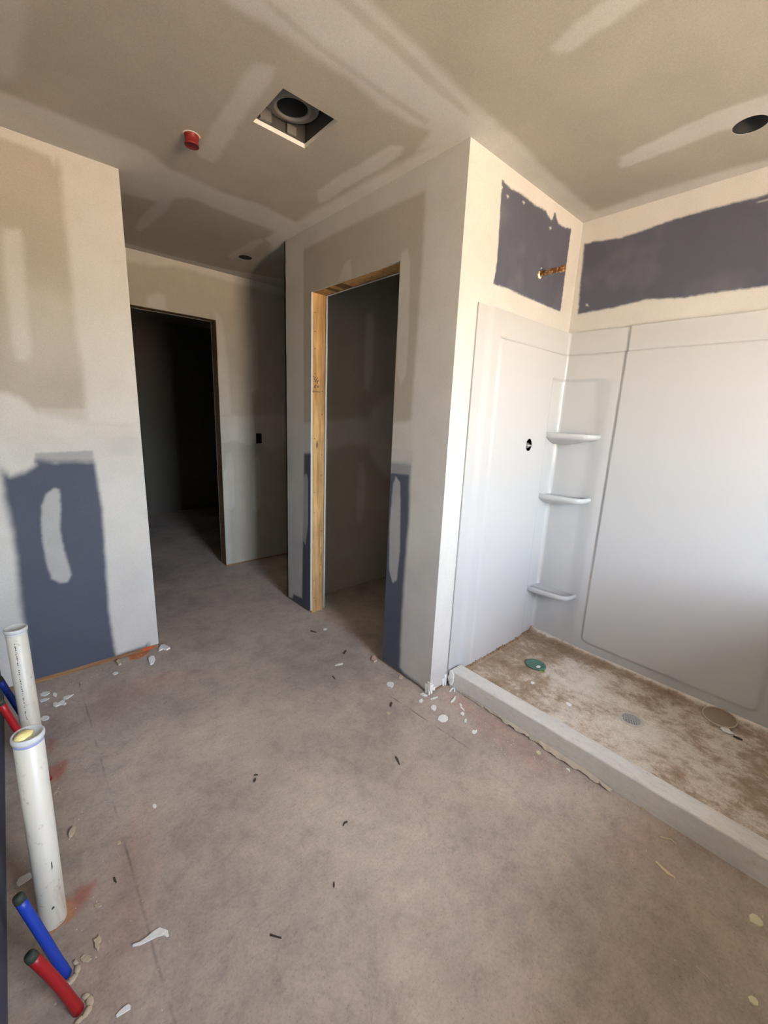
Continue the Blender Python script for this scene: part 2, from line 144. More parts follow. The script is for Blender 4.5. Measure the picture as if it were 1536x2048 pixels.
CHIPS = [
  ('compound_chip', 'pair of white compound flakes at the foot of the left wall corner', 'chip', 'white', 0.008, 0, 'joint compound chips on the concrete floor', [(0.5222, 2.4894), (0.5451, 2.5271), (0.5625, 2.5208), (0.5723, 2.4853), (0.5789, 2.4594), (0.5572, 2.4489), (0.5423, 2.4739), (0.5188, 2.465)]),
  ('compound_chip', 'crumpled white compound flake just below the orange paint on the left wall plate', 'chip', 'white', 0.01, 0, 'joint compound chips on the concrete floor', [(0.4523, 2.4127), (0.4705, 2.4367), (0.4843, 2.4196), (0.4809, 2.3843), (0.4625, 2.3493), (0.4463, 2.3438), (0.446, 2.3743)]),
  ('compound_chip', 'upright pinkish compound flake against the left wall bottom plate', 'chip', 'beige', 0.012, 0, 'joint compound chips on the concrete floor', [(0.3081, 2.4814), (0.3242, 2.5058), (0.3308, 2.476), (0.3272, 2.4425), (0.3129, 2.4416)]),
  ('compound_chip', 'small pale flake below the upright pinkish flake by the left wall', 'chip', 'white', 0.003, 0, 'joint compound chips on the concrete floor', [(0.3011, 2.3752), (0.2999, 2.3691), (0.296, 2.364), (0.2903, 2.3607), (0.2841, 2.3613), (0.2782, 2.3633), (0.2775, 2.3699), (0.2748, 2.3746), (0.2746, 2.381), (0.2795, 2.3853), (0.2849, 2.389), (0.2906, 2.3862), (0.296, 2.3851), (0.2986, 2.3803)]),
  ('compound_chip', 'pale oval chip closest to the far white pipe on its right', 'chip', 'white', 0.003, 0, 'joint compound chips on the concrete floor', [(0.0168, 2.3883), (0.0152, 2.3801), (0.009, 2.3755), (0.0022, 2.3723), (-0.0059, 2.373), (-0.0145, 2.376), (-0.0201, 2.3838), (-0.0206, 2.3924), (-0.021, 2.4011), (-0.0145, 2.4058), (-0.0078, 2.4101), (0.0007, 2.4077), (0.0079, 2.4031), (0.0154, 2.3973)]),
  ('compound_chip', 'stubby grey chip between the far pipe chips and the left wall', 'chip', 'white', 0.004, 0, 'joint compound chips on the concrete floor', [(0.0393, 2.3413), (0.0374, 2.3374), (0.0353, 2.331), (0.0312, 2.3349), (0.0287, 2.3437), (0.0247, 2.3502), (0.025, 2.3589), (0.0253, 2.3667), (0.0286, 2.3681), (0.0308, 2.3745), (0.0347, 2.3697), (0.0387, 2.3645), (0.0412, 2.3552), (0.0402, 2.3472)]),
  ('compound_chip', 'pointed white sliver lying over the ragged flake near the left wall', 'chip', 'white', 0.003, 0, 'joint compound chips on the concrete floor', [(0.0597, 2.3033), (0.0681, 2.3108), (0.0852, 2.3067), (0.1025, 2.3026), (0.0853, 2.2877), (0.0711, 2.2803), (0.0604, 2.2888)]),
  ('compound_chip', 'ragged white flake with knobbly edges right of the far white pipe', 'chip', 'white', 0.005, 0, 'joint compound chips on the concrete floor', [(0.0204, 2.284), (0.0299, 2.2855), (0.038, 2.27), (0.0539, 2.2801), (0.065, 2.2759), (0.0599, 2.2617), (0.068, 2.2462), (0.0612, 2.2337), (0.0475, 2.249), (0.0305, 2.2449), (0.0203, 2.2573)]),
  ('compound_chip', 'thin split shavings beside the far white pipe', 'chip', 'white', 0.002, 0, 'joint compound chips on the concrete floor', [(-0.0256, 2.3477), (-0.0086, 2.3527), (0.0131, 2.3402), (0.0048, 2.3282), (-0.0102, 2.3264), (-0.0212, 2.3261)]),
  ('compound_chip', 'pale oval chip level with the cap of the near white pipe', 'chip', 'white', 0.003, 0, 'joint compound chips on the concrete floor', [(0.0007, 2.1811), (-0.0009, 2.1737), (-0.0049, 2.1683), (-0.0109, 2.1662), (-0.0176, 2.1669), (-0.0243, 2.1709), (-0.0281, 2.1785), (-0.0312, 2.1864), (-0.0295, 2.1939), (-0.0255, 2.1995), (-0.0197, 2.2032), (-0.0124, 2.2012), (-0.006, 2.1963), (-0.0011, 2.1894)]),
  ('compound_chip', 'white teardrop chip beside the closet door end of the blue board', 'chip', 'white', 0.004, 0, 'joint compound chips on the concrete floor', [(1.352, 1.4193), (1.3676, 1.4288), (1.3831, 1.4221), (1.3899, 1.4058), (1.3803, 1.3916), (1.3647, 1.3825), (1.3501, 1.3782), (1.3523, 1.3922), (1.3448, 1.4035)]),
  ('compound_chip', 'largest round white chip on the floor by the shower corner', 'chip', 'white', 0.004, 0, 'joint compound chips on the concrete floor', [(1.3616, 1.071), (1.3833, 1.0838), (1.4044, 1.0802), (1.4168, 1.0658), (1.4137, 1.0509), (1.4005, 1.0399), (1.381, 1.0386), (1.3655, 1.0467), (1.3621, 1.0621)]),
  ('compound_chip', 'medium white chip between the wall corner and the largest round chip', 'chip', 'white', 0.005, 0, 'joint compound chips on the concrete floor', [(1.4008, 1.1508), (1.4195, 1.1546), (1.4312, 1.1453), (1.4267, 1.1348), (1.4111, 1.1242), (1.3946, 1.1192), (1.3919, 1.1395)]),
  ('compound_chip', 'small flake left of the medium white chip under the wall corner', 'chip', 'white', 0.004, 0, 'joint compound chips on the concrete floor', [(1.4154, 1.2158), (1.4092, 1.2113), (1.4075, 1.2052), (1.3996, 1.2055), (1.3925, 1.2016), (1.3862, 1.2025), (1.3875, 1.2081), (1.3829, 1.211), (1.3879, 1.2159), (1.3922, 1.2205), (1.399, 1.2213), (1.4044, 1.2223), (1.4095, 1.2219), (1.4168, 1.2213)]),
  ('compound_chip', 'pale wedge of compound tucked at the wall corner base', 'chip', 'white', 0.006, 0, 'joint compound chips on the concrete floor', [(1.4321, 1.2516), (1.4502, 1.2475), (1.4535, 1.2297), (1.4508, 1.2168), (1.4367, 1.2279), (1.4324, 1.2413)]),
  ('compound_shaving', 'straight white shaving pointing away from the wall corner base', 'shaving', 'white', 0.003, 0, 'white shavings by the shower corner', [(1.4428, 1.1877), (1.4598, 1.1827), (1.4735, 1.1781), (1.4888, 1.1784), (1.4915, 1.183), (1.4789, 1.1855), (1.4667, 1.1916), (1.4481, 1.1951)]),
  ('compound_shaving', 'thick curved white shaving near the curb end', 'shaving', 'white', 0.005, 0, 'white shavings by the shower corner', [(1.5034, 1.1079), (1.5249, 1.107), (1.545, 1.1127), (1.5647, 1.1248), (1.5633, 1.1297), (1.544, 1.1231), (1.5278, 1.1184), (1.5055, 1.1137)]),
  ('compound_shaving', 'curly forked white shaving left of the shower curb', 'shaving', 'white', 0.005, 0, 'white shavings by the shower corner', [(1.529, 1.0774), (1.5223, 1.0649), (1.5116, 1.0546), (1.5102, 1.0405), (1.5071, 1.0275), (1.512, 1.0277), (1.5205, 1.042), (1.521, 1.054), (1.5339, 1.0623), (1.5392, 1.078)]),
  ('compound_shaving', 'forked white strands hanging off the curb end', 'shaving', 'white', 0.01, 0, 'white shavings by the shower corner', [(1.5643, 1.1644), (1.5928, 1.1712), (1.6003, 1.1701), (1.586, 1.1548), (1.5911, 1.1525), (1.6118, 1.1723), (1.596, 1.179), (1.5652, 1.1702)]),
  ('compound_chip', 'small white chip below the curly forked shaving', 'chip', 'white', 0.004, 0, 'joint compound chips on the concrete floor', [(1.4906, 1.015), (1.4862, 1.0118), (1.481, 1.012), (1.4772, 1.015), (1.4779, 1.0202), (1.4784, 1.0243), (1.4803, 1.0285), (1.484, 1.0323), (1.4888, 1.031), (1.4939, 1.0327), (1.4977, 1.0299), (1.4996, 1.0256), (1.4956, 1.0212), (1.4962, 1.0157)]),
  ('compound_chip', 'tiny upright chip right of the largest round chip', 'chip', 'white', 0.005, 0, 'joint compound chips on the concrete floor', [(1.4642, 0.9804), (1.4598, 0.977), (1.4545, 0.9744), (1.4493, 0.9732), (1.4495, 0.9767), (1.4471, 0.9787), (1.4513, 0.9833), (1.456, 0.987), (1.4608, 0.99), (1.4652, 0.9913), (1.4682, 0.9911), (1.4703, 0.9899), (1.4726, 0.9881), (1.471, 0.9839)]),
  ('compound_chip', 'lumpy white chip furthest toward the camera from the shower corner', 'chip', 'white', 0.005, 0, 'joint compound chips on the concrete floor', [(1.4244, 0.9219), (1.4393, 0.9219), (1.4395, 0.9138), (1.4545, 0.9137), (1.4415, 0.9042), (1.4224, 0.9039), (1.4185, 0.9148)]),
  ('compound_chip', 'dull chip lying alone left of the floor crack', 'chip', 'beige', 0.003, 0, 'joint compound chips on the concrete floor', [(1.2165, 1.2403), (1.2124, 1.2386), (1.2072, 1.234), (1.2034, 1.238), (1.201, 1.2422), (1.2009, 1.247), (1.2007, 1.2522), (1.2036, 1.2575), (1.2091, 1.2588), (1.2139, 1.259), (1.2171, 1.2557), (1.223, 1.2546), (1.22, 1.2484), (1.2207, 1.2434)]),
  ('compound_chip', 'beige crumb against the blue board base near its dark hole', 'chip', 'beige', 0.006, 0, 'joint compound chips on the concrete floor', [(1.4636, 1.4094), (1.457, 1.4079), (1.4516, 1.4045), (1.4451, 1.4051), (1.4413, 1.4096), (1.4385, 1.4146), (1.4417, 1.42), (1.4434, 1.4251), (1.4487, 1.4276), (1.4543, 1.4314), (1.4595, 1.4283), (1.4641, 1.4255), (1.4683, 1.4211), (1.4671, 1.4148)]),
  ('compound_chip', 'horseshoe pair of compound bits by the floor crack', 'chip', 'beige', 0.004, 0, 'joint compound chips on the concrete floor', [(1.3681, 1.3408), (1.3817, 1.3472), (1.3918, 1.3455), (1.3964, 1.3521), (1.3843, 1.3573), (1.367, 1.3463)]),
  ('compound_chip', 'triangular flake facing the horseshoe pair by the floor crack', 'chip', 'beige', 0.004, 0, 'joint compound chips on the concrete floor', [(1.3937, 1.3333), (1.4198, 1.3338), (1.4003, 1.3178), (1.3892, 1.3213)]),
  ('compound_chip', 'pinkish triangular scrap standing at the closet doorway threshold', 'chip', 'pink', 0.012, 0, 'joint compound chips on the concrete floor', [(1.4306, 1.6415), (1.4665, 1.6662), (1.4724, 1.655), (1.4547, 1.6163), (1.428, 1.6115)]),
  ('compound_chip', 'small pale chip on the floor in front of the closet doorway jamb', 'chip', 'white', 0.003, 0, 'joint compound chips on the concrete floor', [(1.4371, 2.0987), (1.4305, 2.095), (1.4248, 2.0919), (1.4182, 2.0901), (1.4129, 2.0931), (1.41, 2.0973), (1.4082, 2.1019), (1.4109, 2.1067), (1.4135, 2.1115), (1.4183, 2.1171), (1.4259, 2.1178), (1.4314, 2.1144), (1.4349, 2.11), (1.4353, 2.1048)]),
  ('compound_chip', 'long pale smear-like chip on the floor before the closet threshold', 'chip', 'white', 0.002, 0, 'joint compound chips on the concrete floor', [(1.236, 1.7235), (1.2571, 1.7134), (1.2818, 1.7096), (1.2887, 1.7226), (1.2661, 1.7306), (1.2404, 1.732)]),
  ('compound_chip', 'large white peanut shaped chip left of the near white pipe', 'chip', 'white', 0.005, 0, 'joint compound chips on the concrete floor', [(-0.128, 1.3928), (-0.1244, 1.404), (-0.1154, 1.4054), (-0.1063, 1.4051), (-0.0972, 1.4048), (-0.0918, 1.3948), (-0.0946, 1.3827), (-0.1038, 1.3796), (-0.1128, 1.3783), (-0.1229, 1.3763), (-0.1271, 1.3833)]),
  ('compound_shaving', 'long curled white shaving lying across the floor crack near the pipes', 'shaving', 'white', 0.006, 0, 'loose white shavings near the pipes', [(0.0923, 1.0094), (0.1094, 0.9994), (0.1274, 0.9953), (0.1456, 0.9917), (0.1569, 0.9862), (0.162, 0.9835), (0.1669, 0.9742), (0.171, 0.9733), (0.1729, 0.9897), (0.159, 1.009), (0.1424, 1.0093), (0.125, 1.0069), (0.1086, 1.0064), (0.0923, 1.0134)]),
  ('compound_shaving', 'short straight white shaving at the bottom right of the red tube', 'shaving', 'white', 0.004, 0, 'loose white shavings near the pipes', [(0.0343, 0.8876), (0.042, 0.892), (0.0543, 0.8927), (0.0622, 0.8916), (0.0652, 0.8857), (0.063, 0.8797), (0.0521, 0.8812), (0.0424, 0.8829), (0.0366, 0.8835)]),
  ('compound_chip', 'two lobed pale lump right of the blue tube', 'chip', 'beige', 0.008, 0, 'joint compound chips on the concrete floor', [(0.0186, 1.0861), (0.0252, 1.0862), (0.0326, 1.0914), (0.0354, 1.0804), (0.0333, 1.0736), (0.0287, 1.072), (0.0282, 1.0612), (0.0232, 1.056), (0.019, 1.0649), (0.0207, 1.0773)]),
  ('compound_chip', 'small white lump with brown edge right of the near pipe base', 'chip', 'beige', 0.006, 0, 'joint compound chips on the concrete floor', [(0.0323, 1.1798), (0.0409, 1.1823), (0.0483, 1.1761), (0.0493, 1.1671), (0.0424, 1.1681), (0.035, 1.1742)]),
  ('compound_chip', 'grey leaf like scrap standing midway along the near white pipe', 'chip', 'beige', 0.008, 0, 'joint compound chips on the concrete floor', [(0.0019, 1.4683), (0.0073, 1.4835), (0.0164, 1.4939), (0.0236, 1.4856), (0.018, 1.4703), (0.0102, 1.4592), (0.0037, 1.4603)]),
  ('compound_shaving', 'tiny hooked shaving touching the near white pipe', 'shaving', 'beige', 0.004, 0, 'loose white shavings near the pipes', [(-0.0203, 1.6789), (-0.015, 1.6889), (-0.0093, 1.6896), (-0.0044, 1.6801), (-0.0018, 1.6693), (0.0001, 1.6695), (-0.0011, 1.6831), (-0.0085, 1.6998), (-0.0176, 1.6964), (-0.0225, 1.6831)]),
  ('compound_chip', 'tiny split seed shaped chip on the long floor crack', 'chip', 'beige', 0.004, 0, 'joint compound chips on the concrete floor', [(0.1254, 1.3431), (0.126, 1.3407), (0.1264, 1.3374), (0.1245, 1.335), (0.1217, 1.3356), (0.1191, 1.3348), (0.1169, 1.3366), (0.1157, 1.3395), (0.1156, 1.3426), (0.1163, 1.3457), (0.1188, 1.3468), (0.1208, 1.3487), (0.123, 1.3469), (0.1252, 1.3459)]),
  ('compound_chip', 'round pale dot chip on bare concrete right of the long crack', 'chip', 'white', 0.004, 0, 'joint compound chips on the concrete floor', [(0.2474, 1.4062), (0.2458, 1.403), (0.2432, 1.4023), (0.2407, 1.4006), (0.2383, 1.4035), (0.2366, 1.4071), (0.2368, 1.4112), (0.2362, 1.4154), (0.238, 1.418), (0.2398, 1.4208), (0.2424, 1.4201), (0.2451, 1.419), (0.2468, 1.415), (0.2478, 1.4107)]),
  ('compound_chip', 'beige compound blob touching the foot of the blue tube', 'chip', 'beige', 0.003, 0, 'joint compound chips on the concrete floor', [(0.0065, 1.052), (0.0064, 1.0476), (0.004, 1.0454), (0.0002, 1.0454), (-0.004, 1.0493), (-0.0083, 1.0526), (-0.0112, 1.0581), (-0.0118, 1.0631), (-0.0117, 1.0679), (-0.0089, 1.0701), (-0.0044, 1.0683), (-0.0003, 1.0658), (0.0028, 1.0612), (0.0068, 1.0565)]),
  ('wood_splinter', 'long pale wood splinter on the floor in front of the curb', 'splinter', 'paleWood', 0.004, 0, None, [(1.4191, 0.1857), (1.411, 0.1671), (1.405, 0.1475), (1.4082, 0.127), (1.4147, 0.1264), (1.4158, 0.1462), (1.4198, 0.1656), (1.4246, 0.1848)]),
  ('compound_chip', 'cream coloured jagged chip beside the right end of the curb', 'chip', 'cream', 0.004, 0, 'joint compound chips on the concrete floor', [(1.4604, -0.0452), (1.4747, -0.0523), (1.4772, -0.061), (1.4751, -0.069), (1.4686, -0.0764), (1.4553, -0.0779), (1.4452, -0.0694), (1.4443, -0.0607), (1.4422, -0.0511)]),
  ('compound_chip', 'cream oval chip lowest on the right of the floor', 'chip', 'cream', 0.004, 0, 'joint compound chips on the concrete floor', [(1.2238, -0.0759), (1.2331, -0.0814), (1.2345, -0.0899), (1.2293, -0.0962), (1.2199, -0.0965), (1.2146, -0.0896), (1.2155, -0.0809)]),
  ('compound_shaving', 'thin white paring a hand away from the torn film at the curb', 'shaving', 'white', 0.004, 0, None, [(1.5577, 0.5471), (1.5571, 0.5385), (1.5534, 0.5292), (1.5574, 0.5284), (1.5689, 0.5386), (1.5621, 0.548)]),
  ('compound_chip', 'small cream chip beside the paring near the shower curb', 'chip', 'cream', 0.003, 0, 'joint compound chips on the concrete floor', [(1.551, 0.6523), (1.5461, 0.6542), (1.5415, 0.6556), (1.5388, 0.6592), (1.5383, 0.6638), (1.5422, 0.6673), (1.5439, 0.6721), (1.5491, 0.6733), (1.5543, 0.6735), (1.5578, 0.6707), (1.561, 0.6677), (1.5621, 0.6632), (1.5596, 0.6588), (1.556, 0.6551)]),
  ('compound_chip', 'pinkish crumb pressed against the middle of the curb base', 'chip', 'beige', 0.008, 0, 'joint compound chips on the concrete floor', [(1.6135, 0.2706), (1.6097, 0.2698), (1.6047, 0.2698), (1.5992, 0.2715), (1.5973, 0.2748), (1.5937, 0.2781), (1.595, 0.281), (1.6003, 0.2815), (1.6037, 0.2832), (1.6089, 0.2817), (1.6129, 0.2795), (1.6162, 0.2771), (1.6184, 0.2742), (1.6168, 0.2718)]),
  ('wood_splinter', 'thin wispy straw lying by the curb below the splinter', 'splinter', 'paleWood', 0.002, 0, None, [(1.1944, 0.0263), (1.1921, 0.0108), (1.1926, 0.0014), (1.1821, -0.0113), (1.1838, -0.012), (1.1951, 0.0005), (1.1947, 0.0102), (1.1964, 0.0258)]),
  ('straw_fibre', 'single straw fibre standing off the torn film', 'fibre', 'paleWood', 0.004, 0, 'straw fibres along the curb', [(1.5408, 0.4283), (1.5621, 0.4312), (1.5912, 0.4373), (1.5899, 0.4397), (1.561, 0.4337), (1.54, 0.4307)]),
  ('straw_fibre', 'V shaped tuft of straw fibres at the curb base', 'fibre', 'paleWood', 0.004, 0, 'straw fibres along the curb', [(1.5878, 0.3255), (1.5729, 0.3136), (1.5628, 0.3023), (1.5855, 0.3001), (1.5861, 0.3024), (1.5667, 0.3033), (1.5767, 0.3124), (1.5915, 0.3242)]),
  ('straw_fibre', 'long bent straw fibre nearest the pale wood splinter', 'fibre', 'paleWood', 0.004, 0, 'straw fibres along the curb', [(1.5261, 0.2033), (1.5343, 0.1874), (1.5464, 0.173), (1.5393, 0.1568), (1.5432, 0.1561), (1.5504, 0.1729), (1.538, 0.1878), (1.5299, 0.2036)]),
  ('straw_fibre', 'forked straw fibres rising toward the curb', 'fibre', 'paleWood', 0.004, 0, 'straw fibres along the curb', [(1.5848, 0.1957), (1.5635, 0.1815), (1.6, 0.1806), (1.5995, 0.1827), (1.5671, 0.1822), (1.5882, 0.1943)]),
  ('wood_bit', 'tiny dark nail like bit in front of the closet jamb', 'wood bit', 'darkWood', 0.003, 0, 'dark wood bits on the concrete floor', [(1.3302, 2.1363), (1.3433, 2.114), (1.3542, 2.1007), (1.3589, 2.1066), (1.3512, 2.1237), (1.3423, 2.1508)]),
  ('wood_bit', 'short dark wood bit before the closet threshold', 'wood bit', 'darkWood', 0.003, 0, 'dark wood bits on the concrete floor', [(1.3453, 1.7874), (1.3652, 1.7985), (1.3799, 1.8112), (1.3796, 1.8191), (1.3651, 1.8126), (1.3454, 1.7996)]),
  ('wood_bit', 'thin dark splinter between threshold and floor centre', 'wood bit', 'darkWood', 0.003, 0, 'dark wood bits on the concrete floor', [(1.1665, 1.6561), (1.164, 1.6345), (1.1643, 1.6195), (1.1676, 1.6208), (1.1705, 1.6373), (1.1714, 1.6583)]),
  ('wood_bit', 'dark leaf shaped bit left of the floor crack', 'wood bit', 'darkWood', 0.003, 0, 'dark wood bits on the concrete floor', [(1.2515, 1.2727), (1.2664, 1.2835), (1.2782, 1.2928), (1.2731, 1.3014), (1.261, 1.2919), (1.2473, 1.2788)]),
  ('wood_bit', 'brown two tone splinter near the end of the floor crack', 'wood bit', 'darkWood', 0.003, 0, 'dark wood bits on the concrete floor', [(1.0569, 1.0369), (1.0487, 1.0189), (1.0398, 0.9949), (1.044, 0.9939), (1.0575, 1.0174), (1.0615, 1.0365)]),
  ('wood_bit', 'dark twig with a pale tip in the lower centre of the floor', 'wood bit', 'darkWood', 0.003, 0, 'dark wood bits on the concrete floor', [(0.3753, 0.8025), (0.3828, 0.7931), (0.3961, 0.7761), (0.3984, 0.7784), (0.3852, 0.7952), (0.3795, 0.8058)]),
  ('wood_bit', 'dark speck in the lit middle of the floor', 'wood bit', 'darkWood', 0.003, 0, 'dark wood bits on the concrete floor', [(0.5844, 0.8036), (0.5791, 0.7972), (0.5757, 0.7911), (0.578, 0.7892), (0.5825, 0.7943), (0.5867, 0.8017)]),
  ('wood_bit', 'hooked dark bit above the lit middle of the floor', 'wood bit', 'darkWood', 0.003, 0, 'dark wood bits on the concrete floor', [(0.7121, 0.9276), (0.722, 0.9321), (0.7311, 0.9285), (0.733, 0.9338), (0.7218, 0.9376), (0.7107, 0.9309)]),
  ('wood_bit', 'dark crumb below a dark dash on the left of the floor', 'wood bit', 'darkWood', 0.003, 0, 'dark wood bits on the concrete floor', [(0.5559, 1.2841), (0.5634, 1.2893), (0.5675, 1.2957), (0.5643, 1.3011), (0.5595, 1.2971), (0.5533, 1.2902)]),
  ('wood_bit', 'dark dash above a dark crumb on the left of the floor', 'wood bit', 'darkWood', 0.003, 0, 'dark wood bits on the concrete floor', [(0.5668, 1.3126), (0.5732, 1.3089), (0.5793, 1.3053), (0.5814, 1.3097), (0.5756, 1.3158), (0.5681, 1.3174)]),
  ('wood_bit', 'dark chip beside the long floor crack right of the near pipe', 'wood bit', 'darkWood', 0.003, 0, 'dark wood bits on the concrete floor', [(0.087, 1.2339), (0.0868, 1.2205), (0.0909, 1.2108), (0.093, 1.2112), (0.0924, 1.2195), (0.0916, 1.232)]),
  ('compound_chip', 'white spatter chip on the shower pan below the green lid', 'chip', 'white', 0.003, 0.053, 'joint compound chips on the concrete floor', [(1.9128, 0.8913), (1.9084, 0.8914), (1.9035, 0.8911), (1.9006, 0.8947), (1.8983, 0.899), (1.8995, 0.9041), (1.9037, 0.9074), (1.9071, 0.9126), (1.9122, 0.9094), (1.9171, 0.9097), (1.9197, 0.906), (1.9215, 0.9018), (1.9192, 0.8975), (1.9187, 0.8917)]),
  ('compound_chip', 'white chip on the shower pan midway between green lid and drain', 'chip', 'white', 0.004, 0.053, 'joint compound chips on the concrete floor', [(1.8952, 0.7165), (1.9033, 0.7053), (1.8986, 0.6859), (1.8799, 0.687), (1.8771, 0.7029)]),
  ('compound_chip', 'white leaf shaped chip on the shower pan below the dusty disc', 'chip', 'white', 0.004, 0.053, 'joint compound chips on the concrete floor', [(2.2891, 0.1797), (2.3129, 0.1729), (2.315, 0.1549), (2.2972, 0.1412), (2.2898, 0.1275), (2.2736, 0.1444), (2.2716, 0.1657)]),
  ('wood_bit', 'dark thin stick on the shower pan below the dusty disc', 'wood bit', 'darkWood', 0.004, 0.053, None, [(2.2638, 0.1293), (2.2618, 0.1122), (2.2666, 0.0968), (2.2753, 0.0967), (2.2792, 0.1122), (2.2726, 0.1294)]),
]
STROKES = [[(1.4846, 1.6068), (1.4975, 1.6068), (1.5004, 1.6024), (1.4904, 1.5921), (1.4918, 1.5887), (1.5005, 1.5906)], [(1.5206, 1.6042), (1.5091, 1.5902), (1.5006, 1.5765), (1.4919, 1.5804)], [(1.5135, 1.5858), (1.5157, 1.5801), (1.523, 1.5867)], [(1.523, 1.5867), (1.5165, 1.5695)], [(1.4921, 1.5379), (1.4978, 1.5525), (1.5065, 1.5568)], [(1.5065, 1.5568), (1.4993, 1.5467), (1.5051, 1.5388)], [(1.5152, 1.5557), (1.5146, 1.5419)], [(1.5167, 1.5505), (1.524, 1.5439)], [(1.5261, 1.5566), (1.5248, 1.5427)], [(1.48, 1.5162), (1.5067, 1.5169), (1.5383, 1.5161)], [(1.4922, 1.5248), (1.4807, 1.5163), (1.4887, 1.5103)]]
FILM = [(1.609, 1.127), (1.611, 1.09), (1.61, 1.046), (1.61, 1.003), (1.607, 0.963), (1.603, 0.917), (1.594, 0.876), (1.589, 0.838), (1.589, 0.801), (1.591, 0.756), (1.595, 0.715), (1.589, 0.678), (1.583, 0.64), (1.582, 0.613), (1.581, 0.573), (1.584, 0.534), (1.587, 0.493), (1.584, 0.452), (1.584, 0.413), (1.584, 0.373)]

# ------------------------------------------------------------------ helpers
H = 2.44
LX1, LY = 0.53, 2.5107            # end corner of the left stub wall
PX, PY = 1.4684, 1.2204           # wall corner between closet wall and shower wall
QY = 2.6817                       # far end of the closet wall
BX = 2.4579                       # shower back wall
FY = 3.6065                       # hall end wall
SX = -0.1488                      # vanity wall
D1, D2, HD = 1.5865, 2.3588, 2.0891   # closet doorway
F0, F1, FH = 0.59, 1.3618, 2.079      # hall doorway
BT = 0.0127                       # board thickness


def tag(o, label=None, cat=None, group=None, kind=None):
    if label: o['label'] = label
    if cat: o['category'] = cat
    if group: o['group'] = group
    if kind: o['kind'] = kind
    return o


def link(name, me, mat=None, parent=None):
    o = bpy.data.objects.new(name, me)
    COL.objects.link(o)
    if mat is not None and me is not None:
        me.materials.append(mat)
    if parent is not None:
        o.parent = parent
        o.matrix_parent_inverse = parent.matrix_basis.inverted()
    return o


def empty(name, loc=(0, 0, 0)):
    o = bpy.data.objects.new(name, None)
    COL.objects.link(o)
    o.location = loc
    o.empty_display_size = 0.05
    return o


def from_data(name, verts, faces, mat=None, parent=None, smooth=False):
    me = bpy.data.meshes.new(name)
    me.from_pydata([tuple(v) for v in verts], [], [tuple(f) for f in faces])
    me.update()
    if smooth:
        me.polygons.foreach_set('use_smooth', [True] * len(me.polygons))
    return link(name, me, mat, parent)


def from_bm(name, bm, mat=None, parent=None, smooth=False):
    bmesh.ops.recalc_face_normals(bm, faces=bm.faces[:])
    me = bpy.data.meshes.new(name)
    bm.to_mesh(me)
    bm.free()
    if smooth:
        me.polygons.foreach_set('use_smooth', [True] * len(me.polygons))
    return link(name, me, mat, parent)


def add_box(bm, x0, x1, y0, y1, z0, z1, bevel=0.0):
    m = Matrix.Translation(((x0 + x1) / 2, (y0 + y1) / 2, (z0 + z1) / 2)) @ Matrix.Diagonal((x1 - x0, y1 - y0, z1 - z0, 1))
    r = bmesh.ops.create_cube(bm, size=1.0, matrix=m)
    if bevel > 0:
        es = list({e for v in r['verts'] for e in v.link_edges})
        bmesh.ops.bevel(bm, geom=es, offset=bevel, segments=2, affect='EDGES', profile=0.5)


def box(name, x0, x1, y0, y1, z0, z1, mat, parent=None, bevel=0.0):
    bm = bmesh.new()
    add_box(bm, x0, x1, y0, y1, z0, z1, bevel)
    return from_bm(name, bm, mat, parent)


def lathe(bm, profile, seg=32, m=Matrix.Identity(4), close=True):
    """profile: list of (r, z) revolved about local z."""
    rings = []
    for r, z in profile:
        if r < 1e-6:
            rings.append([bm.verts.new(m @ Vector((0, 0, z)))])
        else:
            rings.append([bm.verts.new(m @ Vector((r * math.cos(2 * math.pi * i / seg), r * math.sin(2 * math.pi * i / seg), z))) for i in range(seg)])
    for a, b in zip(rings[:-1], rings[1:]):
        for i in range(seg):
            j = (i + 1) % seg
            if len(a) == 1 and len(b) == 1:
                continue
            if len(a) == 1:
                bm.faces.new((a[0], b[i], b[j]))
            elif len(b) == 1:
                bm.faces.new((a[i], b[0], a[j]))
            else:
                bm.faces.new((a[i], b[i], b[j], a[j]))


def frame_to(p0, p1):
    """matrix with local z running from p0 towards p1"""
    d = (Vector(p1) - Vector(p0)).normalized()
    return Matrix.Translation(p0) @ d.to_track_quat('Z', 'Y').to_matrix().to_4x4()


def tube(bm, pts, r, seg=16):
    """round tube through points (with end caps); r may be a list"""
    pts = [Vector(p) for p in pts]
    rr = r if isinstance(r, (list, tuple)) else [r] * len(pts)
    rings = []
    for i, p in enumerate(pts):
        d = (pts[min(i + 1, len(pts) - 1)] - pts[max(i - 1, 0)]).normalized()
        q = d.to_track_quat('Z', 'Y')
        rings.append([bm.verts.new(p + q @ Vector((rr[i] * math.cos(2 * math.pi * k / seg), rr[i] * math.sin(2 * math.pi * k / seg), 0))) for k in range(seg)])
    for a, b in zip(rings[:-1], rings[1:]):
        for k in range(seg):
            bm.faces.new((a[k], a[(k + 1) % seg], b[(k + 1) % seg], b[k]))
    bm.faces.new(rings[0][::-1])
    bm.faces.new(rings[-1])


# ------------------------------------------------------------------ numpy painting of joint compound and board colours
def _hash(ix, iy, seed):
    h = (ix.astype(np.int64) * 374761393 + iy.astype(np.int64) * 668265263 + seed * 974634521) & 0x7fffffff
    h = ((h ^ (h >> 13)) * 1274126177) & 0x7fffffff
    return ((h ^ (h >> 16)) & 0xffff) / 65535.0


